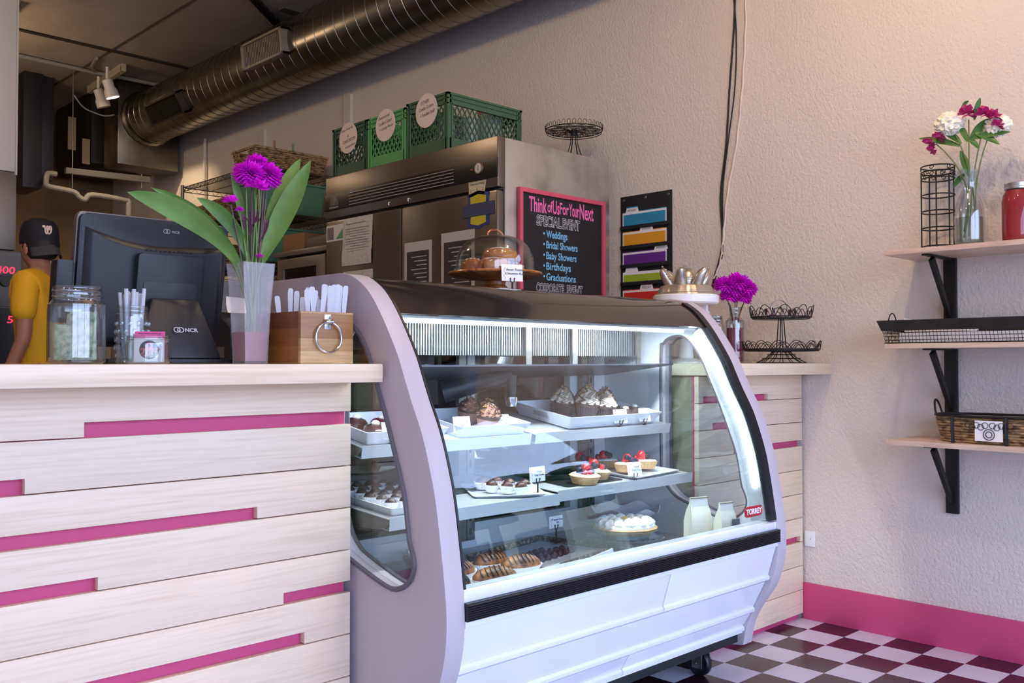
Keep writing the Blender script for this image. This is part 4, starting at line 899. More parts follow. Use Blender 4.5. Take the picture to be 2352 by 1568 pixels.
for i, (dx, lb, rz) in enumerate([(.0, 'white folded paper sheets lying in the wire tray', .05), (.03, 'white paper corner sticking up from the wire tray', -.1)]):
    solo('paper_stack', lb, 'papers', MB().box(-.075, .075, -.27+i*.1, .28-i*.12, 0, .036-i*.02) if i == 0 else MB().hexa([(-.06, .05, .0), (.05, .05, .0), (.05, .27, .0), (-.06, .27, .0)], [(-.06, .05, .01), (.05, .05, .012), (.05, .27, .045), (-.06, .27, .05)]), paper, (3.47, 1.18, zt2+.0045+i*.038), bev=.001)
# wicker basket on the lowest shelf
zt3 = .7895
wb = thing('wicker_basket', 'oval wicker basket with black iron frame on lowest shelf', 'basket', (3.50, 1.10, zt3))
def oval(a, b, z_, n_=64): return [(a*math.copysign(abs(math.cos(t_))**.7, math.cos(t_)), b*math.copysign(abs(math.sin(t_))**.7, math.sin(t_)), z_) for t_ in [2*PI*k/n_ for k in range(n_)]]
m = MB()
for k in range(9): e_ = k*.002; m.tube(oval(.085+e_, .245+e_, .006+k*.0095), .0058, 6, True)
part('weave', m, wicker, wb)
part('floor', MB().grid([oval(.084, .244, .001), oval(.084, .244, .004)], True, True), wicker, wb)
part('rim', MB().tube(oval(.106, .266, .094), .0045, 8, True).tube(oval(.104, .264, .082), .0025, 6, True), blackm, wb)
part('handle', MB().tube([(.028*math.cos(t_), .262+.012*math.sin(t_), .094+.052*math.sin(t_)) for t_ in [PI*k/14 for k in range(15)]], .0038, 8), blackm, wb)
for yy in (.175, .0, -.17): part('upright', MB().tube([(-.106, yy, .0), (-.112, yy, .05), (-.112, yy, .094)], .004, 6, flat=1.6), blackm, wb)
part('picture_card', MB().box(-.1125, -.1115, .01, .10, .012, .082), paper, wb)
m = MB()
for k in range(5):
    for s_ in (-1, 1): m.ring((-.114, .054+s_*(.012+k*.014), .066-.006*(k % 2)), .010, .0011, 16, 4, 'X')
m.ring((-.114, .054, .035), .018, .0014, 20, 4, 'X').ring((-.114, .054, .035), .010, .0014, 20, 4, 'X')
part('scrollwork', m, blackm, wb)
# ================================================================== TALL REFRIGERATOR WITH EVERYTHING ON IT
fsteel = M('fridge_steel', (128, 120, 112), .30, .85, var=(2.5, (120, 112, 104), .25, .75), stretch=(1, 1, 6))
fside = M('fridge_side', (196, 192, 188), .34, .75, var=(7, (160, 156, 150), .30, .55))
fpanel = M('fridge_panel_black', (20, 19, 20), .35)
FY0, FY1 = 2.955, 4.308
fg = world_parts(thing('refrigerator', 'tall stainless two-door commercial refrigerator against the right wall', 'refrigerator', (3.19, 3.63, 0)))
part('cabinet', MB().box(2.835, 3.545, FY0, FY1, .12, 2.06), fside, fg, bev=.004)
part('hood', MB().box(2.79, 2.834, FY0, FY1, 1.838, 2.062), fsteel, fg, bev=.006)
bp_ = part('grille_panel', MB().box(2.782, 2.7895, FY0-.004, FY1, 1.882, 1.966), fpanel, fg, bev=.002)
for k in range(5): part('louvre', MB().box(2.777, 2.7815, 3.24, 4.07, 1.890+k*.015, 1.8932+k*.015), M('louvre_edge', (190, 184, 180), .4, .4), bp_)
tg = part('thermometer', MB().lathe([(.024, 0), (.024, .008), (.020, .009), (.019, .006), (.001, .006)], 32, (3.065, 1.928, 2.774), axis='X') if False else MB().tube([(2.782, 3.065, 1.932), (2.774, 3.065, 1.932)], .026, 32), M('dial_rim', (176, 160, 140), .3, .8), bp_)
part('dial', MB().tube([(2.774, 3.065, 1.932), (2.7733, 3.065, 1.932)], .021, 32), M('dial_face', (214, 206, 190), .5), bp_)
part('needle', MB().hexa([(2.773, 3.063, 1.920), (2.7735, 3.063, 1.920), (2.7735, 3.067, 1.920), (2.773, 3.067, 1.920)], [(2.773, 3.064, 1.948), (2.7735, 3.064, 1.948), (2.7735, 3.066, 1.948), (2.773, 3.066, 1.948)]), ink, bp_)
part('indicator_lamp', MB().ball((2.781, 3.115, 1.932), .005, 8, 6), M('amber', (190, 80, 40), .4), bp_)
lg = part('maker_badge', MB().prism([(4.215+.040*math.cos(t_), 1.905+.045*math.sin(t_)) for t_ in [PI*k/16 for k in range(17)]], None, 2.7805, 2.7818), M('badge_grey', (128, 122, 118), .5), bp_)
for k in range(3): part('badge_arc', MB().tube([(2.7800, 4.215+(.033-k*.010)*math.cos(t_), 1.907+(.036-k*.011)*math.sin(t_)) for t_ in [PI*j/12 for j in range(13)]], .0012, 4), fpanel, lg)
part('badge_bar', MB().box(2.7803, 2.7818, 4.172, 4.258, 1.889, 1.899), MATS['badge_grey'], bp_)
for a, b in ((FY0+.004, 3.638), (3.646, FY1-.004)):
    d_ = part('door', MB().box(2.79, 2.830, a, b, .20, 1.826), fsteel, fg, bev=.010)
    part('handle', MB().box(2.772, 2.7895, (b-.03 if a < 3.5 else a+.008), (b-.012 if a < 3.5 else a+.026), .95, 1.25), steel, d_, bev=.003)
part('door_seal', MB().box(2.8305, 2.8345, FY0+.008, FY1-.008, .21, 1.832), gx, fg)
for x in (2.88, 3.48):
    for y in (3.02, 4.24): part('foot', MB().lathe([(.02, 0), (.03, .01), (.025, .119)], 14, (x, y, 0)), steel, fg)
for k, y in enumerate((3.73, 3.575)): part('hook', MB().tube([(2.789, y, 1.862), (2.781, y, 1.862), (2.779, y, 1.852), (2.783, y, 1.848)], .003, 6), white, fg, label='small white stick-on hook')
def sheet(name, label, cat, y0, y1, z0, z1, mat, x=2.7885, tilt=0, wav=.004, lines=0, org=None):
    n_ = 8; rows = []
    for i in range(n_+1):
        z_ = z0+(z1-z0)*i/n_; c = wav*math.sin(i*.9)*(1-i/n_)
        rows.append([(x-.0012-abs(c)-(.002 if j in (0, 4) and i < 3 else 0), y0+(y1-y0)*j/4+tilt*(z_-z1), z_) for j in range(5)])
    b = [[(p[0]+.0006, p[1], p[2]) for p in r][::-1] for r in rows]
    return solo(name, label, cat, MB().grid([a+c for a, c in zip(rows, b)], True, True), mat, (x, (y0+y1)/2, z0), world=True)
pg = M('paper_grey', (206, 200, 192), .7, var=(60, (180, 174, 168), .3, .5))
s1 = sheet('taped_paper', 'crumpled white instruction sheet taped on the far fridge door', 'paper', 3.872, 4.133, 1.575, 1.822, pg, tilt=-.04)
for k in range(13): part('text_line', MB().box(2.7862-.0012, 2.7864-.0012, 3.90+.03*(k % 3 == 0), 4.11-.04*(k % 4 == 1), 1.79-k*.013, 1.7925-k*.013), M('text_grey', (120, 114, 112), .8), s1) if k != 1 else None
sheet('taped_paper', 'lower white paper on the far fridge door just above the case', 'paper', 3.870, 4.135, 1.30, 1.545, pg, tilt=.03)
es = solo('energy_label', 'small rating label with green wedge at the fridge door corner', 'label', MB().box(2.7880, 2.7893, 4.135, 4.295, 1.715, 1.802), M('label_white', (214, 212, 204), .6), (2.789, 4.21, 1.715), world=True)
part('green_wedge', MB().prism([(4.14, 1.725), (4.205, 1.725), (4.14, 1.775)], None, 2.7872, 2.7879), M('wedge_green', (96, 150, 92), .6), es)
part('grey_block', MB().box(2.7872, 2.7879, 4.225, 4.285, 1.725, 1.79), M('text_grey', (120, 114, 112), .8), es)
for lb, y0, y1, zt_ in (('laminated dark sheet with white border, left one on near door', 3.405, 3.612, 1.648), ('laminated dark sheet with white border, right one behind the dome', 3.105, 3.335, 1.668)):
    s_ = solo('laminated_sheet', lb, 'sheet', MB().box(2.7880, 2.7893, y0, y1, zt_-.33, zt_), M('sheet_border', (196, 188, 182), .3), (2.789, (y0+y1)/2, zt_-.33), world=True)
    part('dark_field', MB().box(2.7872, 2.7879, y0+.02, y1-.02, zt_-.31, zt_-.045), M('sheet_dark', (62, 58, 58), .4), s_)
    for k in range(11): part('text_line', MB().box(2.7866, 2.7871, y0+.035, y1-.055-.02*(k % 3), zt_-.075-k*.020, zt_-.071-k*.020), M('text_pale', (190, 184, 180), .7), s_)
def dz(p): return [(y, 1.75+(z_-1.70)*.70) for y, z_ in p]
bd_ = solo('shield_decal', 'yellow and blue shield decal crossed by a grey band', 'decal', MB().prism(dz([(p.x, p.y) for p in catmull([(3.155, 1.80, 0), (3.13, 1.808, 0), (3.08, 1.822, 0), (3.03, 1.808, 0), (3.005, 1.80, 0), (3.012, 1.76, 0), (3.008, 1.66, 0), (3.006, 1.60, 0), (3.04, 1.597, 0), (3.08, 1.578, 0), (3.12, 1.597, 0), (3.154, 1.60, 0), (3.148, 1.66, 0), (3.146, 1.76, 0)], 3, True)]), None, 2.7884, 2.7893), M('decal_blue', (52, 62, 122), .5), (2.789, 3.08, 1.66), world=True)
part('yellow_field', MB().prism(dz([(3.132, 1.785), (3.08, 1.80), (3.028, 1.785), (3.033, 1.70), (3.029, 1.615), (3.08, 1.600), (3.131, 1.615), (3.127, 1.70)]), None, 2.7876, 2.7883), M('decal_yellow', (200, 186, 44), .5), bd_)
part('band', MB().box(2.7866, 2.7875, 2.975, 3.185, 1.722, 1.780), M('decal_band', (66, 70, 96), .5), bd_)
ht = solo('handwritten_tag', 'torn cream tag with handwriting below the thermometer', 'tag', MB().prism([(3.145, 1.880), (3.142, 1.812), (3.04, 1.817), (3.028, 1.878)], None, 2.7884, 2.7893), M('tag_cream', (206, 192, 160), .7), (2.789, 3.07, 1.812), world=True)
fit('Temperature Setting', .095, .012, ink, ht, frame((2.7882, 3.135, 1.860), (0, -1, 0), (0, 0, 1)), shear=.3); fit('1      3      5', .085, .018, ink, ht, frame((2.7882, 3.131, 1.828), (0, -1, 0), (0, 0, 1)), shear=.2)
# chalkboard on the side
CY = FY0-.004
cb = world_parts(thing('chalkboard', 'pink framed chalkboard with event list on the fridge side', 'chalkboard', (3.20, CY, 1.05)))
bx0, bx1, bz0, bz1 = 2.905, 3.490, .98, 1.850
part('frame', MB().prism([(bx0, bz0), (bx1, bz0), (bx1, bz1), (bx0, bz1)], [(bx0+.020, bz0+.02), (bx1-.020, bz0+.02), (bx1-.020, bz1-.020), (bx0+.020, bz1-.020)], CY-.020, CY, 'Y'), M('frame_pink', (206, 80, 108), .5), cb, bev=.002)
part('board', MB().box(bx0+.018, bx1-.018, CY-.008, CY-.002, bz0+.018, bz1-.018), M('slate_black', (24, 23, 26), .6), cb)
cpk, cwh, cbl = M('chalk_pink', (246, 110, 176), .8), M('chalk_white', (226, 222, 224), .8), M('chalk_blue', (130, 196, 236), .8)
yb = CY-.0082
words = [('Think', 0, .115, .080), ('of', .120, .032, .062), ('Us', .155, .044, .074), ('For', .202, .062, .064), ('Your', .266, .070, .070), ('Next', .340, .100, .088)]
for w_, x_, ww, hh in words: fit(w_, ww, hh*.85, cpk, cb, frame((2.972+x_, yb, 1.748+(.085-hh)*.4), (1, 0, 0), (0, 0, 1)), bold=.015)
def outlined(txt, w, h, x_, z_):
    fit(txt, w, h, cwh, cb, frame((x_, yb, z_), (1, 0, 0), (0, 0, 1)), bold=.045); fit(txt, w*.985, h*.90, MATS['slate_black'], cb, frame((x_+w*.0075, yb-.0004, z_+h*.05), (1, 0, 0), (0, 0, 1)), bold=.004)
outlined('SPECIAL', .165, .050, 3.020, 1.690); outlined('EVENT', .122, .050, 3.192, 1.690)
for k, t_ in enumerate(['Weddings', 'Bridal Showers', 'Baby Showers', 'Birthdays', 'Graduations']):
    W_ = {0: .142, 1: .213, 2: .205, 3: .165, 4: .200}[k]; ds_ = 'g' in t_ or 'y' in t_; zb_ = 1.640-k*.0488; fit(t_, W_, .045 if ds_ else .034, cbl, cb, frame((3.084, yb, zb_-(.011 if ds_ else 0)), (1, 0, 0), (0, 0, 1)), bold=.014)
    part('bullet', MB().tube([(3.069, yb+.0004, zb_+.018), (3.069, yb-.0003, zb_+.018)], .0055, 12), cbl, cb)
outlined('CORPORATE', .185, .046, 3.018, 1.386); outlined('EVENT', .112, .046, 3.222, 1.386)
# wire cake stand on top of the fridge
wk = thing('wire_cake_stand', 'black wire cake stand with looped rim on the refrigerator', 'cake stand', (3.42, 3.075, 2.0605))
m = MB().ring((0, 0, .152), .140, .0026, 56, 6).ring((0, 0, .140), .135, .002, 56, 5)
for rr, n_, s_ in ((.105, 12, .026), (.062, 8, .022), (.026, 5, .014)):
    for i in range(n_): a = 2*PI*i/n_; m.ring((rr*math.cos(a), rr*math.sin(a), .150), s_, .0014, 14, 4); m.ring((rr*math.cos(a), rr*math.sin(a), .150), s_*.55, .0012, 10, 4)
for i in range(12): a = 2*PI*i/12; m.cyl((.012*math.cos(a), .012*math.sin(a), .149), (.14*math.cos(a), .14*math.sin(a), .149), .0013, seg=4)
for i in range(34):
    a = 2*PI*i/34; c_ = Vector((.142*math.cos(a), .142*math.sin(a), .164)); tn = Vector((-math.sin(a), math.cos(a), 0)); m.tube([c_+tn*.0085*math.cos(t_)+Vector((0, 0, .012*math.sin(t_))) for t_ in [2*PI*j/10 for j in range(10)]], .0012, 4, True)
part('plate', m, blackm, wk)
m = MB()
for i in range(6):
    a = 2*PI*i/6+.2; m.tube([(.014*math.cos(a), .014*math.sin(a), .149), (.016*math.cos(a), .016*math.sin(a), .09), (.035*math.cos(a), .035*math.sin(a), .03), (.07*math.cos(a), .07*math.sin(a), .0)], .0022, 5)
m.ring((0, 0, .002), .070, .002, 30, 5); m.tube([(0, 0, .15), (0, 0, .128)], .016, 14)
part('pedestal', m, blackm, wk)
# milk crates
def crate(label, x0, x1, y0, y1, z0, z1, mat, disc, txt):
    t = world_parts(thing('milk_crate', label, 'crate', ((x0+x1)/2, (y0+y1)/2, z0), 'green milk crates on the refrigerator'))
    def wall(P0, P1, inward):     # wall from P0 to P1 (xy), lattice of slanted bars
        P0, P1, inn = Vector(P0+(0,)), Vector(P1+(0,)), Vector(inward+(0,)); L = (P1-P0).length; d = (P1-P0)/L; H = z1-z0; m = MB()
        def bx(a0, a1, h0, h1, t0=0, t1=.010):
            q_ = [P0+d*a+inn*t_+Vector((0, 0, z0+h)) for h in (h0, h1) for a, t_ in ((a0, t0), (a1, t0), (a1, t1), (a0, t1))]; m.hexa(q_[:4], q_[4:])
        bx(0, L, 0, H*.24, .003, .008); bx(0, L, 0, .012, 0, .012)
        bx(0, L, H-.055, H, .003, .008); bx(-.003, L+.003, H-.010, H, -.003, .014); bx(0, L, H-.055, H-.050, -.002, .010); bx(0, L, H-.030, H-.026, -.002, .010)
        for a in (0, .022, L-.030, L-.008): bx(a, a+.008, 0, H, -.002, .012)
        bx(0, .03, 0, H, .003, .008); bx(L-.03, L, 0, H, .003, .008)
        h0, h1 = H*.24, H-.055; hh = h1-h0; k = .62; st = .032
        for s_ in (1, -1):
            a = -hh*k
            while a < L+hh*k:
                p, q_ = a, a+s_*hh*k; u0, u1 = 0, 1
                if abs(q_-p) > 0:
                    lo_, hi_ = .03, L-.03; ta, tb = (lo_-p)/(q_-p), (hi_-p)/(q_-p); ta, tb = min(ta, tb), max(ta, tb); u0, u1 = max(0, ta), min(1, tb)
                if u1 > u0+.03:
                    for (A, B_) in ((P0+d*(p+(q_-p)*u0)+Vector((0, 0, z0+h0+hh*u0)), P0+d*(p+(q_-p)*u1)+Vector((0, 0, z0+h0+hh*u1))),):
                        w_ = d*.0032; n_ = inn; m.hexa([A-w_+n_*.003, A+w_+n_*.003, A+w_+n_*.008, A-w_+n_*.008], [B_-w_+n_*.003, B_+w_+n_*.003, B_+w_+n_*.008, B_-w_+n_*.008])
                a += st
        return m
    for P0, P1, inn in (((x0, y1), (x0, y0), (1, 0)), ((x0, y0), (x1, y0), (0, 1)), ((x1, y0), (x1, y1), (-1, 0)), ((x1, y1), (x0, y1), (0, -1))): part('side_wall', wall(P0, P1, inn), mat, t, smooth=20)
    part('base', MB().box(x0+.004, x1-.004, y0+.004, y1-.004, z0, z0+.006), mat, t)
    if disc:
        yc, zc_, r = disc; dd = part('label_disc', MB().tube([(x0-.0035, yc, zc_), (x0-.005, yc, zc_)], r, 48), M('disc_paper', (232, 214, 200), .7), t)
        for k, l_ in enumerate(txt): w_ = min(r*1.35, .012*len(l_)); fit(l_, w_, .017, ink, dd, frame((x0-.0052, yc+w_/2-(.01*k-.01), zc_+r*.38-k*.030), (0, -1, .12), (0, 0, 1)), shear=.25)
    return t
g1 = M('crate_dark', (50, 82, 66), .5); g2 = M('crate_bright', (92, 164, 98), .45); g3 = M('crate_mid', (70, 100, 76), .5)
crate('dark green milk crate at the far end, labelled chips and cake decor', 2.83, 3.16, 3.985, 4.300, 2.0625, 2.330, g1, (4.150, 2.262, .082), ['Chip-Guards', '+', 'CAKE DECOR', 'supplies'])
crate('bright green milk crate in the middle, labelled seasonal cookie cutters', 2.83, 3.16, 3.660, 3.975, 2.0625, 2.330, g2, (3.820, 2.270, .082), ['Seasonal', 'Cookie Cutters', '+ Candy Molds'])
crate('long green milk crate nearest the wall corner, full of cookie cutters', 2.83, 3.315, 3.338, 3.648, 2.0625, 2.342, g3, (3.492, 2.280, .082), ['OTHER', 'Cookie Cutters', '+ Fondant Stuff'])
for k, (x, y, r, h, lb) in enumerate([(2.95, 3.50, .05, .19, 'clear plastic tub inside the long crate, far left'), (3.06, 3.44, .045, .20, 'clear plastic tub inside the long crate, at the front'), (3.11, 3.56, .05, .18, 'clear plastic tub inside the long crate, at the back')]):
    solo('plastic_tub', lb, 'tub', MB().lathe([(r*.85, 0), (r, h), (r*.96, h), (r*.8, .004), (.001, .004)], 24), M('cloudy_plastic', (190, 200, 200), .35, trans=.25), (x, y, 2.069), group='clear tubs in the long crate')
tb = thing('red_lid_container', 'round clear container with red rim poking out of crate', 'container', (3.215, 3.46, 2.069))
part('body', MB().lathe([(.055, 0), (.062, .255), (.001, .255)], 30), MATS['cloudy_plastic'], tb)
part('lid', MB().lathe([(.064, .250), (.066, .262), (.062, .276), (.050, .281), (.001, .282)], 36), M('lid_red', (190, 50, 48), .4), tb)
# ================================================================== DUCTWORK, CEILING FITTINGS
galv = M('galvanised', (136, 130, 120), .27, .95, var=(5, (108, 102, 94), .3, .7), bump=(9, .08, .01))
du = world_parts(thing('round_duct', 'large round galvanised spiral duct running along the ceiling', 'duct', (3.315, 3.0, 3.145)))
pr = []; y = -2.4; R = .213
while y < 7.74:
    pr += [(R, y), (R, y+.100), (R+.003, y+.102), (R+.003, y+.104), (R, y+.106)]; y += .108
part('pipe', MB().lathe([(.18, -2.4)]+pr+[(.18, 7.849)], 64, (3.315, 0, 3.145), axis='Y'), galv, du, smooth=50)
fl = part('flange', MB().lathe([(R+.002, 7.81), (R+.02, 7.825), (R+.022, 7.849), (R, 7.849)], 48, (3.315, 0, 3.145), axis='Y', pleat=.01, np=24), galv, du)
for lb, yc, ang, L, mt in (('dark louvred vent facing the kitchen', 7.05, 208, .60, M('vent_dark', (70, 62, 54), .4, .5)), ('pale louvred vent on the duct side', 5.50, 186, .52, M('vent_grey', (150, 142, 134), .45, .4))):
    a = math.radians(ang); n_ = Vector((math.cos(a), 0, math.sin(a))); u_ = Vector((-math.sin(a), 0, math.cos(a))); c_ = Vector((3.315, yc, 3.145))+n_*(R+.012)
    def bx(m, y0_, y1_, h0, h1, d0, d1):
        q_ = [c_+u_*h+Vector((0, yy_, 0))+n_*d for h in (h0, h1) for yy_, d in ((y0_, d0), (y1_, d0), (y1_, d1), (y0_, d1))]; m.hexa(q_[:4], q_[4:])
    m = MB(); bx(m, -L/2, L/2, -.085, -.070, -.05, .03); bx(m, -L/2, L/2, .070, .085, -.05, .03); bx(m, -L/2, -L/2+.03, -.085, .085, -.05, .03); bx(m, L/2-.03, L/2, -.085, .085, -.05, .03)
    vn = part('vent_frame', m, mt, du, label=lb); m = MB(); bx(m, -L/2+.02, L/2-.02, -.072, .072, -.02, -.012); part('vent_back', m, gx, vn)
    nn = 22
    for k in range(nn): yk = -L/2+.045+(L-.09)*k/(nn-1); m = MB(); bx(m, yk-.0035, yk+.0035, -.071, .071, -.01, .018); part('louvre', m, mt, vn)
solo('duct_plenum', 'square galvanised box where the round duct ends', 'duct', MB().box(3.06, 3.58, 7.851, 8.15, 2.73, 3.449), galv, (3.3, 8.0, 2.73), bev=.004, world=True)
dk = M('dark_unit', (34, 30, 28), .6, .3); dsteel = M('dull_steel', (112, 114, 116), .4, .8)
a_, b_ = oY(140, 390, 8.4), oY(272, 190, 8.4)
ah = world_parts(thing('air_handler', 'dark ceiling air handling unit with paper labels beside the plenum', 'air handler', ((a_.x+b_.x)/2, 8.8, a_.z)))
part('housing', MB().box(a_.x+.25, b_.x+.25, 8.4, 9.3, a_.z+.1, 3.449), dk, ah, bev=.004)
for u0, v0, u1, v1 in ((156, 270, 175, 342), (189, 320, 207, 375)):
    p, q_ = oY(u0, v1, 8.39), oY(u1, v0, 8.39); part('label', MB().box(p.x, q_.x, 8.392, 8.399, p.z, q_.z), M('label_brown', (150, 132, 104), .7), ah)
p, q_ = oY(52, 428, 8.2), oY(97, 300, 8.2)
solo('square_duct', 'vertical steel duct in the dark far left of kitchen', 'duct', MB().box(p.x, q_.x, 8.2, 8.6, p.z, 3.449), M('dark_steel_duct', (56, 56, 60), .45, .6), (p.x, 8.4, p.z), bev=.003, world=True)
p, q_ = oY(100, 410, 8.2), oY(128, 330, 8.2)
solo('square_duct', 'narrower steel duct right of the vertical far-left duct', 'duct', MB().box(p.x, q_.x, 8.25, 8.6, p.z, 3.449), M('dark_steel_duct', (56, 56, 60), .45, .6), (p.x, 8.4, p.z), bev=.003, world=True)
p, q_ = oY(150, 385, 7.8), oY(343, 412, 7.8)
hc = world_parts(thing('hanging_channel', 'steel channel bar hung on rods below the ceiling unit', 'steel channel', ((p.x+q_.x)/2, 7.8, p.z)))
part('bar', MB().hexa([(p.x, 7.78, p.z-.045), (q_.x, 7.78, q_.z-.03), (q_.x, 7.82, q_.z-.03), (p.x, 7.82, p.z-.045)], [(p.x, 7.78, p.z), (q_.x, 7.78, q_.z+.02), (q_.x, 7.82, q_.z+.02), (p.x, 7.82, p.z)]), M('channel_steel', (120, 118, 116), .35, .7), hc)
for u in (166, 325): r_ = oY(u, 400, 7.8); part('rod', MB().cyl((r_.x, 7.8, r_.z-.12), (r_.x, 7.8, 3.449 if u < 200 else r_.z+.0), .005, seg=6), dsteel, hc)
P = [oY(u, v, 8.1) for u, v in [(130, 400), (112, 398), (107, 405), (106, 420), (112, 428), (168, 440), (182, 452), (195, 458), (212, 447), (290, 460), (295, 468), (294, 520), (294, 700)]]
solo('drain_pipe', 'white plastic drain pipe bending down the kitchen wall', 'pipe', MB().tube(catmull(P, 4), .022, 10), M('pvc', (140, 136, 134), .4), P[-1], world=True)
P = [oZ(u, v, 3.43) for u, v in [(-60, 106), (45, 128), (210, 165), (245, 172), (300, 182), (372, 197)]]
solo('ceiling_conduit', 'white electrical conduit running across the kitchen ceiling', 'conduit', MB().tube(P, .016, 10), M('conduit_paint', (150, 146, 140), .5), P[2], world=True)
P = [oZ(u, v, 3.435) for u, v in [(222, 134), (212, 150), (216, 162), (232, 170)]]
solo('ceiling_conduit', 'short bent conduit branch joining the long ceiling conduit', 'conduit', MB().tube(catmull(P, 5), .013, 8), MATS['conduit_paint'], P[2], world=True)
ta, tb_ = oZ(284, 160, 3.40), oZ(205, 212, 3.40)
tl = world_parts(thing('track_light', 'short ceiling track with two white spot heads, one lit', 'track light', ((ta+tb_)/2)))
d_ = (tb_-ta).normalized(); s_ = Vector((-d_.y, d_.x, 0))*.018
part('track', MB().hexa([ta-s_+Vector((0, 0, -.012)), ta+s_+Vector((0, 0, -.012)), tb_+s_+Vector((0, 0, -.012)), tb_-s_+Vector((0, 0, -.012))], [ta-s_+Vector((0, 0, .0495)), ta+s_+Vector((0, 0, .0495)), tb_+s_+Vector((0, 0, .0495)), tb_-s_+Vector((0, 0, .0495))]), M('track_cream', (190, 180, 150), .5), tl)
wsp = M('spot_white', (226, 218, 210), .4)
for k, (u0, v0, u1, v1, dist) in enumerate([(246, 184, 259, 224, 7.45), (226, 206, 239, 246, 7.75)]):
    p = oY(u0, v0, dist); q_ = oY(u1, v1, dist); ax_ = (q_-p).normalized(); L = (q_-p).length
    hd = part('spot_head', MB().tube([p-ax_*.01, p, p+ax_*L*.45, p+ax_*L*.62, q_], .05, 20, radii=[.02, .040, .040, .052, .054]), wsp, tl, label='lit spot head' if k == 0 else 'unlit spot head')
    jt = p+(tb_-ta)*.0; st_ = oZ(u0+4, v0-16, 3.40); part('stem', MB().cyl(p, (p.x, p.y, 3.39), .012, seg=8), wsp, tl)
    if k == 0:
        part('lamp', MB().tube([q_+ax_*.0005, q_+ax_*.003], .046, 20), M('lamp_glow', (255, 240, 210), .5, emit=((255, 226, 180), 30)), hd)
        l = light('track_spot', 'SPOT', q_+ax_*.03, 36, (1, .74, .42), spot_size=1.9, spot_blend=.6, shadow_soft_size=.04); l.rotation_euler = Vector((.35, .35, -1)).to_track_quat('-Z', 'Y').to_euler()
P = [oY(u, v, 7.9) for u, v in [(170, 218), (190, 245), (215, 258), (240, 266), (262, 264)]]
solo('loose_cable', 'thin loose cable sagging below the track light', 'cable', MB().tube(catmull(P, 4), .006, 6), MATS['conduit_paint'], P[0], world=True)
p = oZ(572, 0, 3.44); q_ = oZ(634, 56, 3.44)
solo('ceiling_strip', 'black strip across the ceiling ending at the round duct', 'ceiling strip', MB().hexa([(p.x-.4, p.y-.37, 3.425), (p.x-.37, p.y-.41, 3.425), (q_.x+.03, q_.y-.02, 3.425), (q_.x, q_.y+.02, 3.425)], [(p.x-.4, p.y-.37, 3.449), (p.x-.37, p.y-.41, 3.449), (q_.x+.03, q_.y-.02, 3.449), (q_.x, q_.y+.02, 3.449)]), fpanel, p, world=True)
p = oZ(648, 14, 3.42); 
solo('duct_strap', 'small dark box fitting on the ceiling above the duct', 'fitting', MB().box(p.x, p.x+.22, p.y-.03, p.y+.05, 3.40, 3.449), M('fitting_grey', (84, 80, 78), .5), p, world=True)
p = oZ(4, 50, 3.40); solo('ceiling_fitting', 'small black ceiling fitting at the top left corner', 'fitting', MB().box(p.x-.12, p.x+.02, p.y-.30, p.y, 3.40, 3.449), fpanel, p, world=True)
for u, v0, v1, w_, lb in ((798, 218, 420, .020, 'white slotted wall strip rising behind the dark green crate'), (602, 298, 420, .018, 'white slotted wall strip rising behind the wicker basket')):
    p = oX(u, v0, 3.62); solo('wall_strip', lb, 'wall strip', MB().box(3.615, 3.6395, p.y-w_*2, p.y+w_*2, 1.3, p.z), M('strip_white', (214, 206, 200), .5), (3.63, p.y, 1.3), world=True)
p = oX(472, 288, 3.62); solo('wall_pipe', 'thin white vertical pipe on wall below the duct', 'pipe', MB().cyl((3.615, p.y, 2.0), (3.615, p.y, 2.95), .013, seg=10), MATS['strip_white'], (3.615, p.y, 2.0), world=True)
# ================================================================== KITCHEN SHELVING BEHIND THE REFRIGERATOR
wire = M('wire_chrome', (120, 112, 100), .35, .8)
SX0, SX1, SY0, SY1 = 3.0, 3.6, 5.40, 6.50
su = world_parts(thing('wire_shelving', 'tall chrome wire shelving unit against the wall beyond the fridge', 'shelving', (3.3, 5.95, 0)))
LV = [2.335, 2.045, 1.72, 1.38, 1.0, .5]
def truss(m, P, Q, h=.03):
    P, Q = Vector(P), Vector(Q); n = max(4, int((Q-P).length/.03)); m.cyl(P, Q, .0032, seg=5).cyl(P-Vector((0, 0, h)), Q-Vector((0, 0, h)), .0032, seg=5)
    m.tube([P.lerp(Q, k/n)-Vector((0, 0, h if k % 2 else 0)) for k in range(n+1)], .0022, 4)
for z_ in LV:
    m = MB(); c4 = [(SX0, SY0, z_), (SX1, SY0, z_), (SX1, SY1, z_), (SX0, SY1, z_)]
    for k in range(4): truss(m, c4[k], c4[(k+1) % 4])
    for k in range(1, 42): y = SY0+(SY1-SY0)*k/42; m.cyl((SX0, y, z_), (SX1, y, z_), .0017, seg=4)
    for k in (1, 2): x = SX0+.2*k; m.cyl((x, SY0, z_-.005), (x, SY1, z_-.005), .003, seg=5)
    part('wire_shelf', m, wire, su)
for x in (SX0, SX1):
    for y in (SY0, SY1): part('post', MB().cyl((x, y, 0), (x, y, 2.352), .0125, seg=10), wire, su)
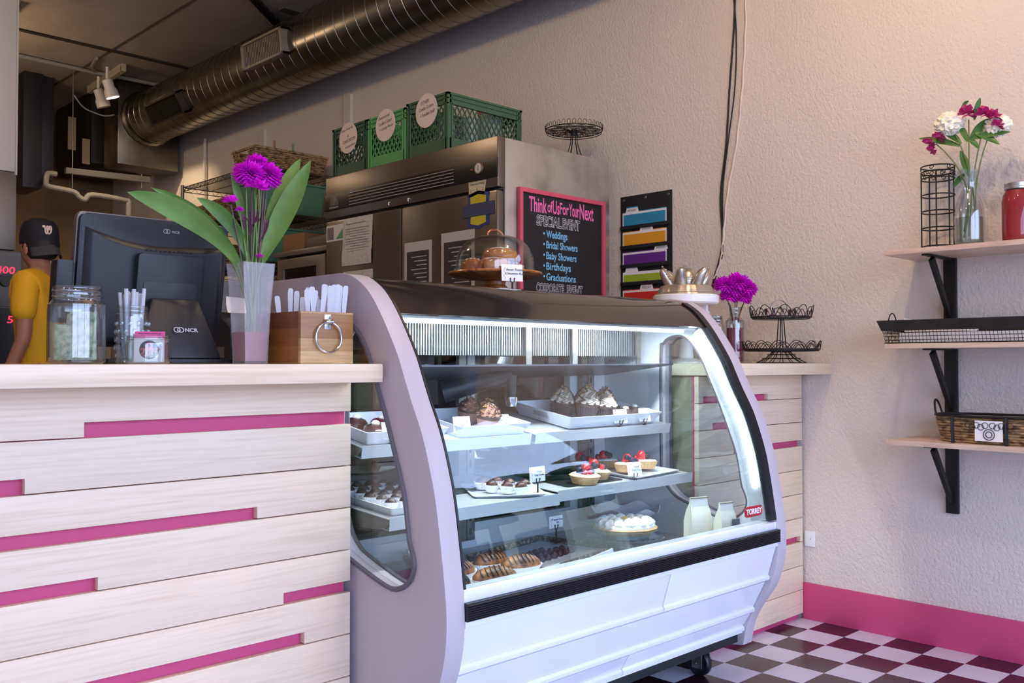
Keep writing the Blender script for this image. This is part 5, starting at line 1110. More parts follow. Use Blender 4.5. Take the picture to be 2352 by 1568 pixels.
def basket(name, label, loc, w, d, h, fl=.02, rz=0, group=None, hole=True):
    o = thing(name, label, 'basket', loc, group, rz=rz); n = int(h/.011); 
    for s in range(1):
        m = MB()
        for k in range(n):
            z_ = .006+k*h/n; e_ = fl*k/n; a, b = w/2+e_, d/2+e_; pts = []
            N = 16
            for (p, q_) in (((-a, -b), (a, -b)), ((a, -b), (a, b)), ((a, b), (-a, b)), ((-a, b), (-a, -b))):
                nrm = Vector((q_[1]-p[1], p[0]-q_[0], 0)).normalized()
                for j in range(N): t = j/N; pts.append(Vector((p[0]+(q_[0]-p[0])*t, p[1]+(q_[1]-p[1])*t, z_))+nrm*.0028*math.cos(PI*(j+k)))
            if hole and n*.55 < k < n*.85:
                i0 = 3*N+5; seg_ = pts[3*N+11:]+pts[:3*N+5]; m.tube(seg_, .0062, 6)
            else: m.tube(pts, .0062, 6, True)
    part('weave', m, wicker, o)
    part('floor', MB().box(-w/2, w/2, -d/2, d/2, 0, .006), wicker, o)
    a, b = w/2+fl, d/2+fl; part('braided_rim', MB().tube([(-a, -b, h), (a, -b, h), (a, b, h), (-a, b, h)], .010, 8, True), wicker, o)
    return o
basket('wicker_basket', 'large woven wicker basket on top of the wire shelving', (3.27, 5.60, 2.3395), .50, .26, .125, .022)
for k, (x, y, lb, cl) in enumerate([(3.20, 5.56, 'pointed cellophane bag standing in the high wicker basket', (150, 100, 70)), (3.33, 5.54, 'green cellophane gift bag leaning in the high wicker basket', (120, 150, 110))]):
    solo('cellophane_bag', lb, 'bag', MB().lathe([(.03, 0), (.034, .06), (.028, .12), (.006, .165 if k == 0 else .15), (.008, .20), (.001, .205)], 14, pleat=.15, np=5, sy=.6), M('cello_'+str(k), cl, .25, coat=.5), (x, y, 2.347), rx=0)
teal = M('teal_plastic', (92, 144, 124), .45)
def bin_(label, x, y, z_, w, d, h, rz=0):
    o = thing('teal_bin', label, 'storage bin', (x, y, z_), 'teal storage bins on the wire shelves', rz=rz)
    a, b = w/2, d/2; part('tub', MB().hexa([(-a*.9, -b*.9, 0), (a*.9, -b*.9, 0), (a*.9, b*.9, 0), (-a*.9, b*.9, 0)], [(-a, -b, h), (a, -b, h), (a, b, h), (-a, b, h)]), teal, o, bev=.006)
    part('lid', MB().box(-a-.008, a+.008, -b-.008, b+.008, h+.0003, h+.014), teal, o, bev=.003)
bin_('teal lidded bin on the second wire shelf from the top', 3.30, 5.66, 2.0495, .46, .42, .205)
bin_('teal lidded bin on the third wire shelf from the top', 3.30, 5.64, 1.7245, .44, .38, .22)
bin_('teal lidded bin on the fourth wire shelf, just above the case', 3.28, 5.62, 1.3845, .42, .36, .20)
basket('wicker_basket', 'small dark wicker basket at the far end of second wire shelf', (3.17, 6.345, 2.0495), .26, .20, .12, .015, rz=0, hole=False)
basket('wicker_basket', 'brown wicker basket beside the white pot on second shelf', (3.20, 6.05, 2.0495), .30, .22, .14, .015, hole=False)
basket('wicker_basket', 'low wicker basket on the third wire shelf', (3.17, 6.22, 1.7245), .26, .34, .16, .015, hole=False)
solo('white_pot', 'white ceramic pot sitting in the second-shelf basket', 'pot', MB().lathe([(.035, 0), (.05, .05), (.055, .12), (.05, .12), (.001, .10)], 24), white, (3.16, 6.05, 2.0565))
solo('white_bin', 'tall white plastic bin on the fourth wire shelf', 'bin', MB().hexa([(-.10, -.08, 0), (.10, -.08, 0), (.10, .08, 0), (-.10, .08, 0)], [(-.13, -.11, .26), (.13, -.11, .26), (.13, .11, .26), (-.13, .11, .26)]), M('bin_white', (204, 202, 206), .5), (3.15, 6.22, 1.3845), bev=.01)
cab = world_parts(thing('proofing_cabinet', 'steel cabinet with dark glass door beside the fridge', 'cabinet', (3.2, 4.80, 0)))
part('body', MB().box(2.965, 3.5, 4.52, 5.09, .12, 1.70), dsteel, cab, bev=.004)
part('door', MB().prism([(4.545, .9), (5.07, .9), (5.07, 1.69), (4.545, 1.69)], [(4.64, .98), (5.0, .98), (5.0, 1.63), (4.64, 1.63)], 2.942, 2.9645), M('cab_frame', (150, 144, 138), .35, .7), cab, bev=.003)
part('window', MB().box(2.952, 2.956, 4.63, 5.01, .97, 1.64), M('cab_glass', (16, 16, 20), .12), cab)
part('top_hood', MB().box(2.93, 3.5, 4.50, 5.10, 1.705, 1.735), M('cab_frame', (150, 144, 138), .35, .7), cab, bev=.004)
for x in (3.02, 3.44):
    for y in (4.58, 5.03): part('foot', MB().cyl((x, y, 0), (x, y, .119), .02, seg=10), gx, cab)
solo('steel_tin', 'slanted steel tin with pale label lying on the cabinet', 'tin', MB().hexa([(2.98, 4.45, 1.7355), (3.4, 4.45, 1.7355), (3.4, 4.80, 1.7355), (2.98, 4.80, 1.7355)], [(2.98, 4.45, 1.815), (3.4, 4.45, 1.815), (3.4, 4.80, 1.80), (2.98, 4.80, 1.80)]), M('tin_brown', (120, 108, 96), .5, .3), (3.2, 4.6, 1.7355), bev=.005, world=True)
solo('cardboard_box', 'small brown cardboard box on the cabinet beside the tin', 'box', MB().box(2.98, 3.35, 4.83, 5.07, 1.7355, 1.845), M('cardboard', (150, 112, 76), .8), (3.15, 4.95, 1.7355), bev=.002, world=True)
# ================================================================== KITCHEN LEFT: WALL END, HOOD, OVEN
PY = 6.2
a_, b_ = oY(0, 390, PY), oY(43, 95, PY)
pw = world_parts(thing('partition_post', 'white boxed post at the upper left edge of frame', 'post', (b_.x-.1, PY+.1, a_.z)))
part('post', MB().box(b_.x-.115, b_.x-.012, PY, PY+.2, a_.z, 3.449), M('post_paint', (214, 208, 204), .5), pw, bev=.003)
part('edge_trim', MB().box(b_.x-.0115, b_.x, PY-.005, PY+.2, a_.z-.02, 3.449), MATS['post_paint'], pw, bev=.002)
part('side_board', MB().box(b_.x-.5, b_.x-.116, PY+.02, PY+.2, a_.z+.05, 3.449), MATS['post_paint'], pw)
c_ = oY(37, 574, PY)
solo('wall_panel', 'brushed steel wall panel hanging between white post and oven', 'panel', MB().box(c_.x-.9, c_.x, PY+.01, PY+.19, c_.z, a_.z-.003), M('panel_steel', (176, 168, 162), .28, .8, bump=(4, .06, .01)), (c_.x-.4, PY, c_.z), bev=.002, world=True)
p0, p1 = oY(0, 830, PY), oY(52, 578, PY)
ov = world_parts(thing('double_oven', 'black and steel oven with red digital displays at left edge', 'oven', (p1.x-.35, PY+.3, 0)))
part('body', MB().box(p1.x-.80, p1.x, PY, PY+.7, .10, p1.z), M('oven_steel', (120, 118, 116), .35, .7), ov, bev=.004)
for z0, z1, nm in ((p1.z-.34, p1.z-.01, '400'), (p1.z-.70, p1.z-.35, '5')):
    cp = part('control_panel', MB().box(p1.x-.22, p1.x-.012, PY-.008, PY-.0005, z0, z1), M('oven_panel', (92, 90, 90) if nm == '400' else (28, 26, 28), .4, .5 if nm == '400' else 0) if nm == '400' else fpanel, ov)
    fit(nm, .105 if nm == '400' else .032, .042, M('led_red', (255, 30, 50), .5, emit=((255, 26, 52), 5)), cp, frame((p1.x-.150 if nm == '400' else p1.x-.085, PY-.0085, (z0+z1)/2+.035 if nm == '400' else z1-.09), (1, 0, 0), (0, 0, 1)), shear=.08)
    if nm == '400': part('knob', MB().tube([(p1.x-.095, PY-.0085, z0+.16), (p1.x-.095, PY-.035, z0+.16)], .040, 20), gx, cp)
    part('door', MB().box(p1.x-.78, p1.x-.23, PY-.03, PY-.001, z0, z1), M('oven_door', (40, 20, 22), .3), ov, bev=.004)
for x in (p1.x-.75, p1.x-.05):
    for y in (PY+.05, PY+.65): part('foot', MB().cyl((x, y, 0), (x, y, .10), .025, seg=10), gx, ov)
# pale kitchen box behind the person
a_, b_ = oY(112, 640, 8.0), oY(160, 598, 8.0)
solo('kitchen_cabinet', 'pale grey cabinet behind the person in the kitchen', 'cabinet', MB().box(a_.x, a_.x+.5, 8.0, 8.5, .0, b_.z), M('cab_pale', (150, 146, 138), .5), (a_.x+.2, 8.2, 0), bev=.004, world=True)
# ================================================================== THE PERSON
def skin(name, nodes, edges, mat, parent, sub=2, root=0, extra=None):
    me = bpy.data.meshes.new('s'); me.from_pydata([n[0] for n in nodes], edges, []); ob = bpy.data.objects.new('s', me); C.objects.link(ob)
    ob.modifiers.new('k', 'SKIN'); ob.modifiers.new('u', 'SUBSURF').levels = sub
    for i, n in enumerate(nodes): v = me.skin_vertices[0].data[i]; v.radius = n[1] if isinstance(n[1], tuple) else (n[1], n[1]); v.use_root = (i == root)
    dg = bpy.context.evaluated_depsgraph_get(); new = bpy.data.meshes.new_from_object(ob.evaluated_get(dg)); bpy.data.objects.remove(ob)
    if extra:
        b = bmesh.new(); b.from_mesh(new); t = bpy.data.meshes.new('x'); t.from_pydata([tuple(v) for v in extra.v], [], extra.f); b.from_mesh(t); b.to_mesh(new); b.free()
    for p in new.polygons: p.use_smooth = True
    new.materials.clear(); new.materials.append(mat); o = bpy.data.objects.new(name, new); C.objects.link(o); o.parent = parent; ORG[o] = Vector((0, 0, 0)); return o
base = oZ(100, 1200, 0)
pp = oY(92, 700, 5.38)
pe = thing('person', 'person in a mustard t-shirt and backwards navy cap standing in the kitchen', 'person', (pp.x+.002, 5.395, 0), rz=.78)
sk = M('skin', (176, 120, 96), .5)
H = [((0, 0, .98), (.135, .10)), ((0, 0, 1.14), (.125, .095)), ((0, .0, 1.34), (.145, .10)), ((0, -.01, 1.49), (.12, .085)), ((0, -.01, 1.56), .062), ((0, .0, 1.605), .054), ((0, .025, 1.64), (.066, .075)), ((0, .02, 1.70), (.080, .098)), ((0, .012, 1.765), (.078, .092)), ((0, .01, 1.80), (.05, .06))]
Ed = [(i, i+1) for i in range(9)]
def limb(pts, start):
    i0 = len(H); prev = start
    for p in pts: H.append(p); Ed.append((prev, len(H)-1)); prev = len(H)-1
    return prev
for s in (-1, 1):
    w = limb([((s*.155, -.01, 1.49), .056), ((s*.19, -.02, 1.36), .048), ((s*.205, -.03, 1.20), .040), ((s*.215, .03, 1.05), .034), ((s*.225, .10, .92), .027), ((s*.222, .135, .885), (.032, .018))], 3)
    for k, (dx, L) in enumerate([(-.024, .060), (-.008, .070), (.008, .065), (.022, .052)]):
        limb([((s*.222+dx, .165, .862), .0085), ((s*.222+dx*1.1, .165+L*.5, .835), .008), ((s*.222+dx*1.1, .165+L*.7, .805), .007)], w)
    limb([((s*.222-s*.03, .14, .865), .010), ((s*.222-s*.045, .165, .84), .009)], w)
    limb([((s*.09, 0, .86), .085), ((s*.10, .01, .50), .055), ((s*.10, -.01, .12), .038), ((s*.10, .10, .04), (.035, .03))], 0)
ex = MB(); ex.T = Matrix.Rotation(-.5, 4, 'Z')
ex.lathe([(.004, -.03), (.012, -.018), (.016, -.005), (.011, .012), (.003, .025)], 10, (0, .123, 1.672), sy=1.5)
for s in (-1, 1): ex.lathe([(.004, -.033), (.016, -.02), (.021, .005), (.014, .028), (.003, .033)], 10, (s*.083, .0, 1.675), sx=.45)
ex.ball((0, .112, 1.630), .016, 10, 6, sz=.4, sx=1.5)
skin('body', H, Ed, sk, pe, extra=ex)
def MBT(a): m = MB(); m.T = Matrix.Rotation(a, 4, 'Z'); return m
for s in (-1, 1): part('eye', MBT(-.5).ball((s*.032, .103, 1.695), .011, 10, 8), white, pe)
shirt = M('mustard_shirt', (236, 172, 28), .8, bump=(9, .5, .02))
T_ = [((0, 0, .95), (.155, .12)), ((0, 0, 1.12), (.148, .112)), ((0, 0, 1.33), (.165, .120)), ((0, -.01, 1.485), (.140, .102)), ((0, -.012, 1.585), (.070, .068)), ((-.155, -.01, 1.50), .070), ((-.192, -.02, 1.40), .070), ((-.208, -.025, 1.27), .070), ((.155, -.01, 1.50), .070), ((.192, -.02, 1.40), .070), ((.208, -.025, 1.27), .070)]
skin('t_shirt', T_, [(0, 1), (1, 2), (2, 3), (3, 4), (3, 5), (5, 6), (6, 7), (3, 8), (8, 9), (9, 10)], shirt, pe)
skin('trousers', [((0, 0, .96), (.155, .115)), ((0, 0, .88), (.15, .11)), ((-.095, 0, .80), .10), ((-.10, .01, .48), .075), ((-.10, -.01, .09), .065), ((.095, 0, .80), .10), ((.10, .01, .48), .075), ((.10, -.01, .09), .065)], [(0, 1), (1, 2), (2, 3), (3, 4), (1, 5), (5, 6), (6, 7)], M('trousers', (40, 44, 58), .8), pe)
for s in (-1, 1): part('shoe', MB().lathe([(.045, 0), (.05, .012), (.046, .04), (.03, .065), (.001, .07)], 20, (s*.10, .05, 0), sy=2.6), gx, pe)
part('hair', rocky(MBT(-.5), .090, .07, 5, (0, -.005, 1.685), amp=.02, sy=1.12, seg=24, rings=8), M('hair_dark', (30, 22, 20), .6), pe)
part('hair_back', MBT(-.5).lathe([(.06, 1.625), (.082, 1.66), (.088, 1.70), (.088, 1.72)], 24, (0, -.012, 0), sy=1.1), MATS['hair_dark'], pe)
navy = M('navy_cap', (22, 22, 34), .75, bump=(80, .2, .002))
cap = part('cap', MBT(-.5).lathe([(.091, 1.705), (.094, 1.725), (.093, 1.76), (.087, 1.80), (.072, 1.83), (.04, 1.846), (.002, 1.850)], 36, (0, .008, 0), sy=1.17), navy, pe)
rows = []
for d0 in (0, .022, .045, .068):
    rows.append([((.090+d0*.12)*math.sin(t_)*(1-d0*1.6), .008-(.107+d0*.75)*math.cos(t_)*.98, 1.714-d0*.95-.016*abs(math.sin(t_))) for t_ in [-1.15+2.3*k/16 for k in range(17)]])
part('brim', MBT(-.5).grid([a+[(p[0], p[1]+.004, p[2]-.004) for p in a[::-1]] for a in rows], True, True), M('cap_brim', (64, 62, 66), .8), cap)
lw = M('logo_white', (244, 214, 204), .6)
Wc = [(-.020, .012), (-.024, .018), (-.017, .020), (-.014, .008), (-.011, -.010), (-.006, -.016), (-.001, -.006), (.002, .012), (-.001, .019), (-.006, .014), (-.002, -.004), (.004, -.016), (.012, -.013), (.018, .0), (.018, .014), (.012, .020), (.008, .012), (.010, .0)]
an = -.25; pts = []
for (a, z_) in catmull([(a, b, 0) for a, b in Wc], 4) if False else [(p.x, p.y) for p in catmull([(a, b, 0) for a, b in Wc], 4)]:
    t_ = an+a/.097; r_ = 1-.9*max(0, z_+.01); pts.append((.096*math.sin(t_)*(1-.35*max(0, z_)), .008-.1125*math.cos(t_)*(1-.45*max(0, z_)), 1.775+z_*1.15))
part('logo', MBT(-.5).tube(pts, .0040, 6), lw, cap)
# ================================================================== ON THE REGISTER COUNTER
tj = jar('tip_jar', 'large glass mason jar with folded banknotes inside, on counter', 'jar', (.700, 2.0, 1.0675), .0555, .158, .83)
billm = M('banknote', (196, 200, 170), .7, var=(90, (128, 140, 112), .35, .6))
for i, (dx, dy, rz, h) in enumerate([(-.022, .004, .5, .072), (-.004, -.012, -.35, .095), (.018, .0, .2, .100), (.008, .016, -.8, .088)]):
    rows = [[(-.026, .003*math.sin(k), .0+h*k/6), (.0, -.004+.002*math.cos(k), h*k/6), (.026, .003*math.sin(k+1), h*k/6)] for k in range(7)]
    solo('banknote', 'folded green-white banknote standing inside the tip jar', 'banknote', MB().grid([r+[(p[0], p[1]+.0006, p[2]) for p in r[::-1]] for r in rows], True, True), billm, (.700+dx*.7, 2.0+dy*.7, 1.0755), rz=rz-.8, group='banknotes in the tip jar')
sj = jar('straw_jar', 'quilted glass jar full of clear straws on counter', 'jar', (.822, 2.02, 1.0675), .034, .125, .92)
m = MB()
for z_ in range(5):
    for k in range(12): a = 2*PI*(k+(z_ % 2)*.5)/12; m.ball((.0335*math.cos(a), .0335*math.sin(a), .018+z_*.017), .0045, 6, 4, sz=1.5)
part('quilting', m, jarglass, sj)
strm = M('straw', (214, 216, 230), .3, trans=.25)
random.seed(3)
for i in range(13):
    a = 2.4*i; r0, r1 = .018*math.sqrt((i+.5)/13), .030*math.sqrt((i+.5)/13)
    p = Vector((r0*math.cos(a), r0*math.sin(a), .004)); q_ = Vector((r1*math.cos(a+.2), r1*math.sin(a+.2), .143+.012*random.random()))
    solo('drinking_straw', 'clear plastic straw standing in the quilted jar', 'straw', MB().tube([p, q_], .0042, 10), strm, (.822, 2.02, 1.0745), group='straws in the quilted jar')
bj = jar('card_jar', 'short glass jar holding business cards at the counter front', 'jar', (.812, 1.915, 1.0675), .043, .058, .96)
for i, (yy, lb) in enumerate([(.0, 'white business card with round red octopus emblem in short jar'), (.006, 'pink business card behind the white one in short jar')]):
    o = thing('business_card', lb, 'card', (.812+yy*.7, 1.909+yy, 1.0705), rz=-.64)
    part('card', MB().box(-.030, .030, -.0004, .0004, 0, .050 if i == 0 else .064), paper if i == 0 else M('card_pink', (232, 96, 156), .6), o)
    if i == 0:
        ds = part('emblem', MB().tube([(0, -.0006, .026), (0, -.0010, .026)], .0195, 32), M('emblem_navy', (36, 30, 52), .6), o)
        m = MB().tube(catmull([(0, -.0012, .040), (.005, -.0012, .036), (.004, -.0012, .030), (-.004, -.0012, .030), (-.005, -.0012, .036), (0, -.0012, .040)], 3), .0022, 5)
        for k in range(7):
            a = PI*1.05+k*PI*.9/6; L = .016; m.tube([(.003*math.cos(a)+.0025*math.sin(j*1.4+k)*(j/6)+L*j/6*math.cos(a), -.0012, .029+.0025*math.cos(j*1.4+k)*(j/6)+L*j/6*math.sin(a)) for j in range(7)], .0013, 5)
        part('emblem_creature', m, M('emblem_red', (226, 84, 92), .6), ds)
    else: fit('Please Deliver Deliciously', .046, .004, ink, o, frame((-.023, -.0006, .0575), (1, 0, 0), (0, 0, 1)), shear=.2)
# point-of-sale terminal
ps = thing('register_terminal', 'black point of sale screen seen from behind on counter', 'register', (.957, 2.27, 1.0675))
bz = M('bezel', (70, 64, 62), .35); bk_ = M('terminal_black', (28, 29, 35), .42, bump=(700, .1, .001))
def S(x, z_, d): # panel coordinates: x across, z_ up along the leaning panel, d out of its back towards the customer
    a = .16; return Vector((x, -z_*math.sin(a)-d*math.cos(a), .035+z_*math.cos(a)-d*math.sin(a)*.3))
def slab(x0, x1, z0, z1, d0, d1, r=.015, sh=0):
    ol = []
    for cx, cz, s0 in ((x1-r, z1-r, 0), (x0+r, z1-r, 1), (x0+r, z0+r, 2), (x1-r, z0+r, 3)):
        for k in range(5): an_ = PI/2*(s0+k/4); ol.append((cx+r*math.cos(an_), cz+r*math.sin(an_)))
    return MB().grid([[S(x, z_, d0) for x, z_ in ol], [S(x, z_, d1) for x, z_ in ol]], True, True)
part('screen_bezel', slab(-.182, .186, .005, .320, -.022, .0, .018), M('bezel_silver', (120, 112, 110), .35, .5), ps, bev=.003)
part('back_cover', slab(-.180, .184, .007, .316, .0005, .016, .018), bk_, ps, bev=.004)
rows = []
for d, g in ((.0165, 0), (.030, .012), (.031, .02)):
    rows.append([S(-.168+g, .012+g, d), S(.176-g, .012+g, d), S(.176-g, .262-g, d)]+[S(.176-g-(.344-2*g)*k/8, .262-g+(.022*(2*k/8-1)**2 if k > 2 else 0)*(1 if k > 4 else .5)-.010*math.sin(PI*k/8), d) for k in range(1, 9)])
part('back_bulge', MB().grid(rows, True, True), bk_, ps, smooth=50)
hb = part('hinge_box', slab(-.055, .110, .045, .232, .031, .052, .012), bk_, ps, bev=.003)
part('hinge_hatch', slab(-.040, .095, .060, .165, .0525, .0545, .008), M('hatch_black', (36, 36, 42), .45), hb, bev=.001)
for k in range(11): part('vent_slot', slab(-.030+k*.011, -.024+k*.011, .240, .243, .0312, .0325, .0008), gx, hb)
sw, sh = [(-.062, -.145), (.120, -.145), (.120, -.12), (-.062, -.12)], None
part('stand', MB().hexa([(-.085, -.150, .012), (.125, -.150, .012), (.125, -.06, .012), (-.085, -.06, .012)], [(-.030, -.105, .155), (.085, -.105, .155), (.085, -.082, .155), (-.030, -.082, .155)]), bk_, ps, bev=.008)
part('base', MB().box(-.150, .150, -.155, .10, 0, .0115), bk_, ps, bev=.004)
ft = frame((.018, -.1325-.0012, .080), (1, 0, 0), (0, .314, .95))
part('logo_rings', MB().ring((0, 0, 0), .0075, .0014, 20, 5, 'Z').ring((.009, 0, 0), .0075, .0014, 20, 5, 'Z'), M('logo_grey', (196, 196, 204), .5), ps)
lr = [c for c in C.objects if c.name.startswith('logo_rings')][-1]
lr.data.transform(ft @ Matrix.Diagonal((1, .8, .5, 1))); fit('NCR', .032, .0095, MATS['logo_grey'], ps, ft @ Matrix.Translation((.020, -.0048, 0)), bold=.03)
p_ = S(.020, .290, .0168); ft2 = frame(p_, (1, 0, 0), (0, -.16, .98))
fit('NCR', .020, .006, MATS['logo_grey'], ps, ft2 @ Matrix.Translation((.016, -.003, 0)), bold=.02)
l2 = part('logo_rings', MB().ring((0, 0, 0), .005, .0009, 16, 4, 'Z').ring((.006, 0, 0), .005, .0009, 16, 4, 'Z'), MATS['logo_grey'], ps); l2.data.transform(ft2)
part('card_reader', slab(-.222, -.184, .060, .205, -.03, .012, .006), gx, ps, bev=.003)
# receipt printer
rp = thing('receipt_printer', 'black receipt printer with white paper behind the vase', 'printer', (1.27, 2.40, 1.0675))
part('body', MB().prism([(-.09, 0), (.09, 0), (.09, .10), (.05, .145), (-.02, .135), (-.09, .095)], None, -.07, .07, 'X'), bk_, rp, bev=.006)
part('paper', MB().grid([[(-.045, -.03+.03*t-.02*t*t, .139+.045*t), (.035, -.03+.03*t-.02*t*t, .139+.040*t), (.035, -.029+.03*t-.02*t*t, .139+.040*t), (-.045, -.029+.03*t-.02*t*t, .139+.045*t)] for t in (0, .3, .6, 1)], True, True), paper, rp)
part('rating_label', MB().box(-.0712, -.0702, -.06, .01, .015, .045), M('label_grey', (110, 110, 116), .6), rp)
# vase with leaves and purple flowers
VZ = (1.118, 2.05, 1.0675)
va = thing('square_vase', 'tall square tapered plastic vase with pink water', 'vase', VZ)
def sqv(s, z_, r=.006): return [Vector((x*s, y*s, z_)) for x, y in ((-.5, -.5), (.5, -.5), (.5, .5), (-.5, .5))]
part('shell', MB().grid([sqv(.060, 0), sqv(.0615, .03), sqv(.070, .14), sqv(.084, .240), sqv(.0808, .240), sqv(.0668, .14), sqv(.057, .03), sqv(.056, .006)], True, True), M('cloudy_vase', (226, 226, 236), .18, trans=.80, coat=.5), va, smooth=0)
part('water', MB().grid([sqv(.055, .0065), sqv(.056, .03), sqv(.0605, .075)], True, True), M('vase_water', (150, 34, 74), .3, trans=.10), va, smooth=0)
VB = Vector((VZ[0], VZ[1], VZ[2]+.012))
def U(u, v, y=2.05): return oY(u, v, y)-VB
bq = thing('leafy_bouquet', 'purple chrysanthemums with large green leaves in square vase', 'flowers', VB)
for i, (u, v, s_, dy) in enumerate([(572, 400, .042, -.01), (612, 402, .044, .0), (592, 378, .034, .03)]):
    part('flower_head', chrys(MB(), U(u, v, 2.05+dy), s_, 190, i+1, (-.2+.2*i, -.5, .8), lo=-.75, w=.15), magenta, bq)
part('flower_head', daisy(MB(), U(590, 432, 2.02), .036, 26, (0, -.4, .9), .1, .17, 8), magenta, bq)
part('flower_head', daisy(MB(), U(530, 464, 2.04), .026, 16, (-.3, -.3, .9), .2, .2, 9), magenta, bq)
part('flower_bud', chrys(MB(), U(550, 482, 2.04), .012, 30, 3), magenta, bq)
part('flower_bud', chrys(MB(), U(596, 590, 2.03), .012, 20, 5, (0, 0, 1), .3), magenta, bq)
dst = M('purple_stem', (92, 70, 72), .6)
for i, (u, v, u0) in enumerate([(565, 425, 566), (578, 430, 574), (600, 430, 580), (612, 432, 586), (590, 446, 570), (530, 470, 562), (550, 488, 572), (605, 425, 590), (584, 430, 592)]):
    part('stem', MB().tube(bez(Vector((.012*math.cos(i*1.3), .012*math.sin(i*1.3), .0)), U(u0, 640), U((u0+u)/2+4, 560), U(u, v), 10), .0022, 6), dst if i % 2 else stem_green, bq)
wl = M('wilted_leaf', (84, 44, 66), .6)
for i, (a, b, w) in enumerate([((572, 520), (590, 478), .014), ((575, 540), (560, 498), .010), ((590, 560), (618, 502), .009), ((585, 520), (604, 480), .006), ((566, 500), (548, 505), .008)]):
    part('wilted_leaf', blade(MB(), U(*a), U(*b), (0, .0, .006), w), wl, bq)
for i, (a, b, bow, w, y1) in enumerate([((548, 612), (292, 441), (.045, 0, .050), .025, 2.00), ((555, 608), (345, 430), (.045, 0, .040), .011, 2.07), ((572, 606), (452, 454), (.040, 0, .035), .017, 2.06), ((590, 608), (690, 364), (-.012, 0, .02), .022, 2.09), ((596, 612), (714, 368), (-.030, 0, -.045), .027, 2.02), ((564, 560), (530, 395), (.015, 0, .0), .010, 2.08)]):
    p, q_ = U(*a), U(*b, y1); part('leaf', blade(MB(), p, q_, bow, w, 18, pk=1.5), green_leaf, bq)
    part('leaf_stalk', MB().tube(bez(Vector((.010*math.cos(i), .010*math.sin(i), 0)), Vector((.01*math.cos(i), .01*math.sin(i), .1)), p*.9, p+(q_-p)*.06, 6), .0028, 6), stem_green, bq)
# wooden caddy with cutlery and ring handle
BX = world_parts(thing('wooden_caddy', 'open acacia wood box with metal ring handle on counter', 'wooden box', (1.252, 2.04, 1.0675)))
strip_ = plank_stripes('acacia_strips', [(206, 164, 112), (150, 96, 52), (228, 196, 146), (176, 124, 74)], 2, .030)
bx0, bx1, by0, by1, bz0, bz1 = 1.180, 1.328, 1.925, 2.165, 1.0675, 1.192
dw = plank_stripes('acacia_shaded', [(158, 96, 50), (112, 62, 32), (176, 116, 60), (128, 74, 38)], 2, .042)  # same wood with shade put into its strip colours, for side and floor boards
part('front_board', MB().box(bx0, bx1, by0, by0+.012, bz0, bz1), strip_, BX, bev=.0015); part('back_board', MB().box(bx0, bx1, by1-.012, by1, bz0, bz1), strip_, BX, bev=.0015)
part('side_board', MB().box(bx0+.0005, bx0+.012, by0+.0125, by1-.0125, bz0, bz1), dw, BX, bev=.001); part('side_board', MB().box(bx1-.012, bx1-.0005, by0+.0125, by1-.0125, bz0, bz1), dw, BX, bev=.001)
part('floor_board', MB().box(bx0+.0125, bx1-.0125, by0+.0125, by1-.0125, bz0, bz0+.008), dw, BX)
hx, hz = 1.253, 1.168
hm = part('handle_mount', MB().box(hx-.009, hx+.009, by0-.002, by0-.0003, hz-.018, hz+.018).tube([(hx-.010, by0-.007, hz), (hx+.010, by0-.007, hz)], .0065, 14), chrome, BX, bev=.0008)
part('ring_handle', MB().ring((hx, by0-.007, hz-.038), .036, .0028, 48, 10, 'Y'), chrome, BX)
utm = M('white_cutlery', (232, 234, 246), .35, trans=.08)
random.seed(11)
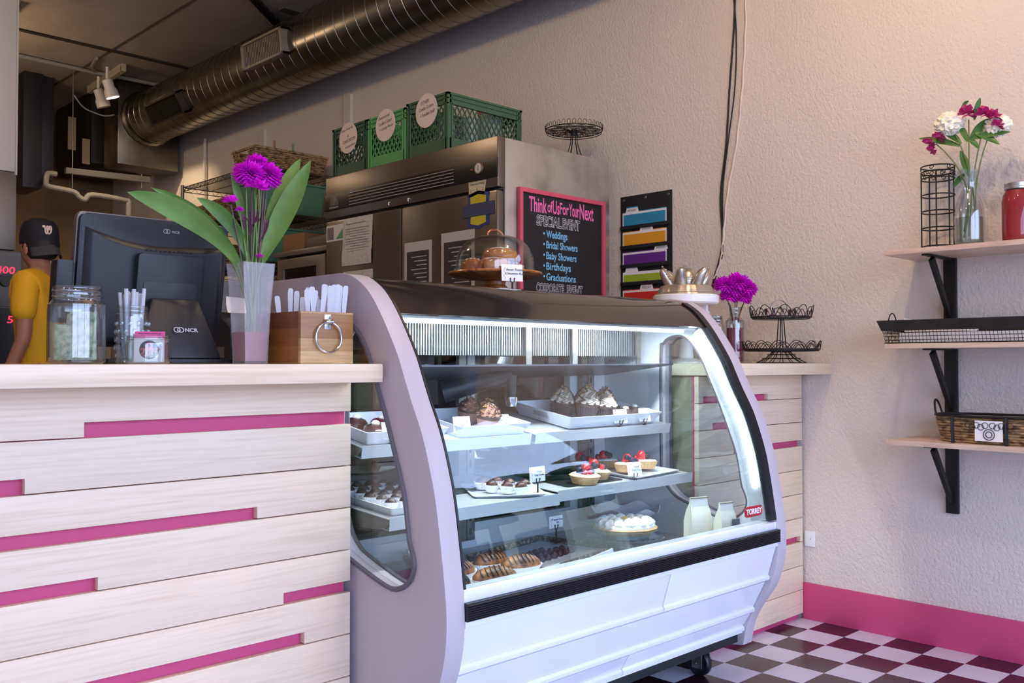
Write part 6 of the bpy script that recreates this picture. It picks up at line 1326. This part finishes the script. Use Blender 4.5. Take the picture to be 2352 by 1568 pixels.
for i in range(24):
    fx, fy = (1.205+.012*(i % 6)+.02*random.random(), 1.955+.045*(i//6)) if i < 12 else (1.27+.010*(i % 6), 1.945+.012*(i//6))
    tall = .035+.035*random.random() if i < 12 else .062+.012*random.random()
    if 4 < i < 12: fy += .05
    h = bz1-bz0+tall-.01; lean = Vector((random.uniform(-.02, .03) if i < 12 else .012, random.uniform(-.015, .02), h))
    m = MB(); w = .0060; dd = lean.normalized(); sd = Vector((.75, -.66, 0)); nn = dd.cross(sd).normalized()*.0012
    rows = []
    for t, ww in ((0, .6), (.3, .55), (.7, .85), (.92, 1.1), (.985, .95), (1.0, .5)): c = lean*t; rows.append([c-sd*w*ww-nn, c+sd*w*ww-nn, c+sd*w*ww+nn, c-sd*w*ww+nn])
    solo('plastic_utensil', 'white plastic utensil handle sticking out of the wooden box', 'utensil', m.grid(rows, True, True), utm, (fx, fy, bz0+.0085), group='utensils in the wooden box')

# ================================================================== OUTSIDE THE SHOP WINDOWS (seen in the glass reflections)
struct('ground', MB().box(-14, 30, -26, 3, -.35, -.3).box(3.95, 30, 3, 12, -.35, -.3), M('pavement', (150, 150, 150), .8, var=(.6, (128, 130, 130), .3, .7)))
ob = world_parts(thing('street_building', 'pale building with rows of windows across the street', 'building', (13.5, -10, -.3)))
part('wall', MB().box(11.5, 16, -16, -7.4, -.3, 3.6), M('pale_render', (206, 200, 170), .8), ob)
part('roof', MB().box(11.2, 16.3, -16.3, -7.1, 3.6, 3.85), M('roof_grey', (120, 116, 112), .8), ob)
for k in range(5):
    for z_ in (.5, 2.2): part('window', MB().box(11.45, 11.52, -14.9+k*1.55, -14.1+k*1.55, z_, z_+1.0), M('window_dark', (50, 60, 74), .2), ob)
tgm = M('tree_green', (58, 92, 44), .8, var=(3, (28, 50, 26), .35, .65), bump=(6, 1, .1))
for lb, x, y, h, r in (('round dark green street tree nearest the shop window', 8.2, -4.6, 2.6, 1.1), ('taller street tree in front of the pale building', 9.6, -7.2, 3.0, 1.2), ('low wide bush at the foot of the street trees', 7.4, -6.0, .7, .8)):
    t = thing('street_tree', lb, 'tree', (x, y, -.3))
    part('trunk', MB().tube([(0, 0, 0), (.05, 0, h*.5), (0, .05, h)], .12, 8, r2=.06), M('bark', (82, 66, 52), .9), t)
    rnd = random.Random(int(x*10)); m = MB()
    for k in range(46):
        d = Vector((rnd.gauss(0, 1), rnd.gauss(0, 1), rnd.gauss(0, .8))).normalized()*r*rnd.uniform(.35, 1); rocky(m, r*.34, r*.3, k, d+Vector((0, 0, h)), seg=8, rings=4, amp=.25)
    part('crown', m, tgm, t)
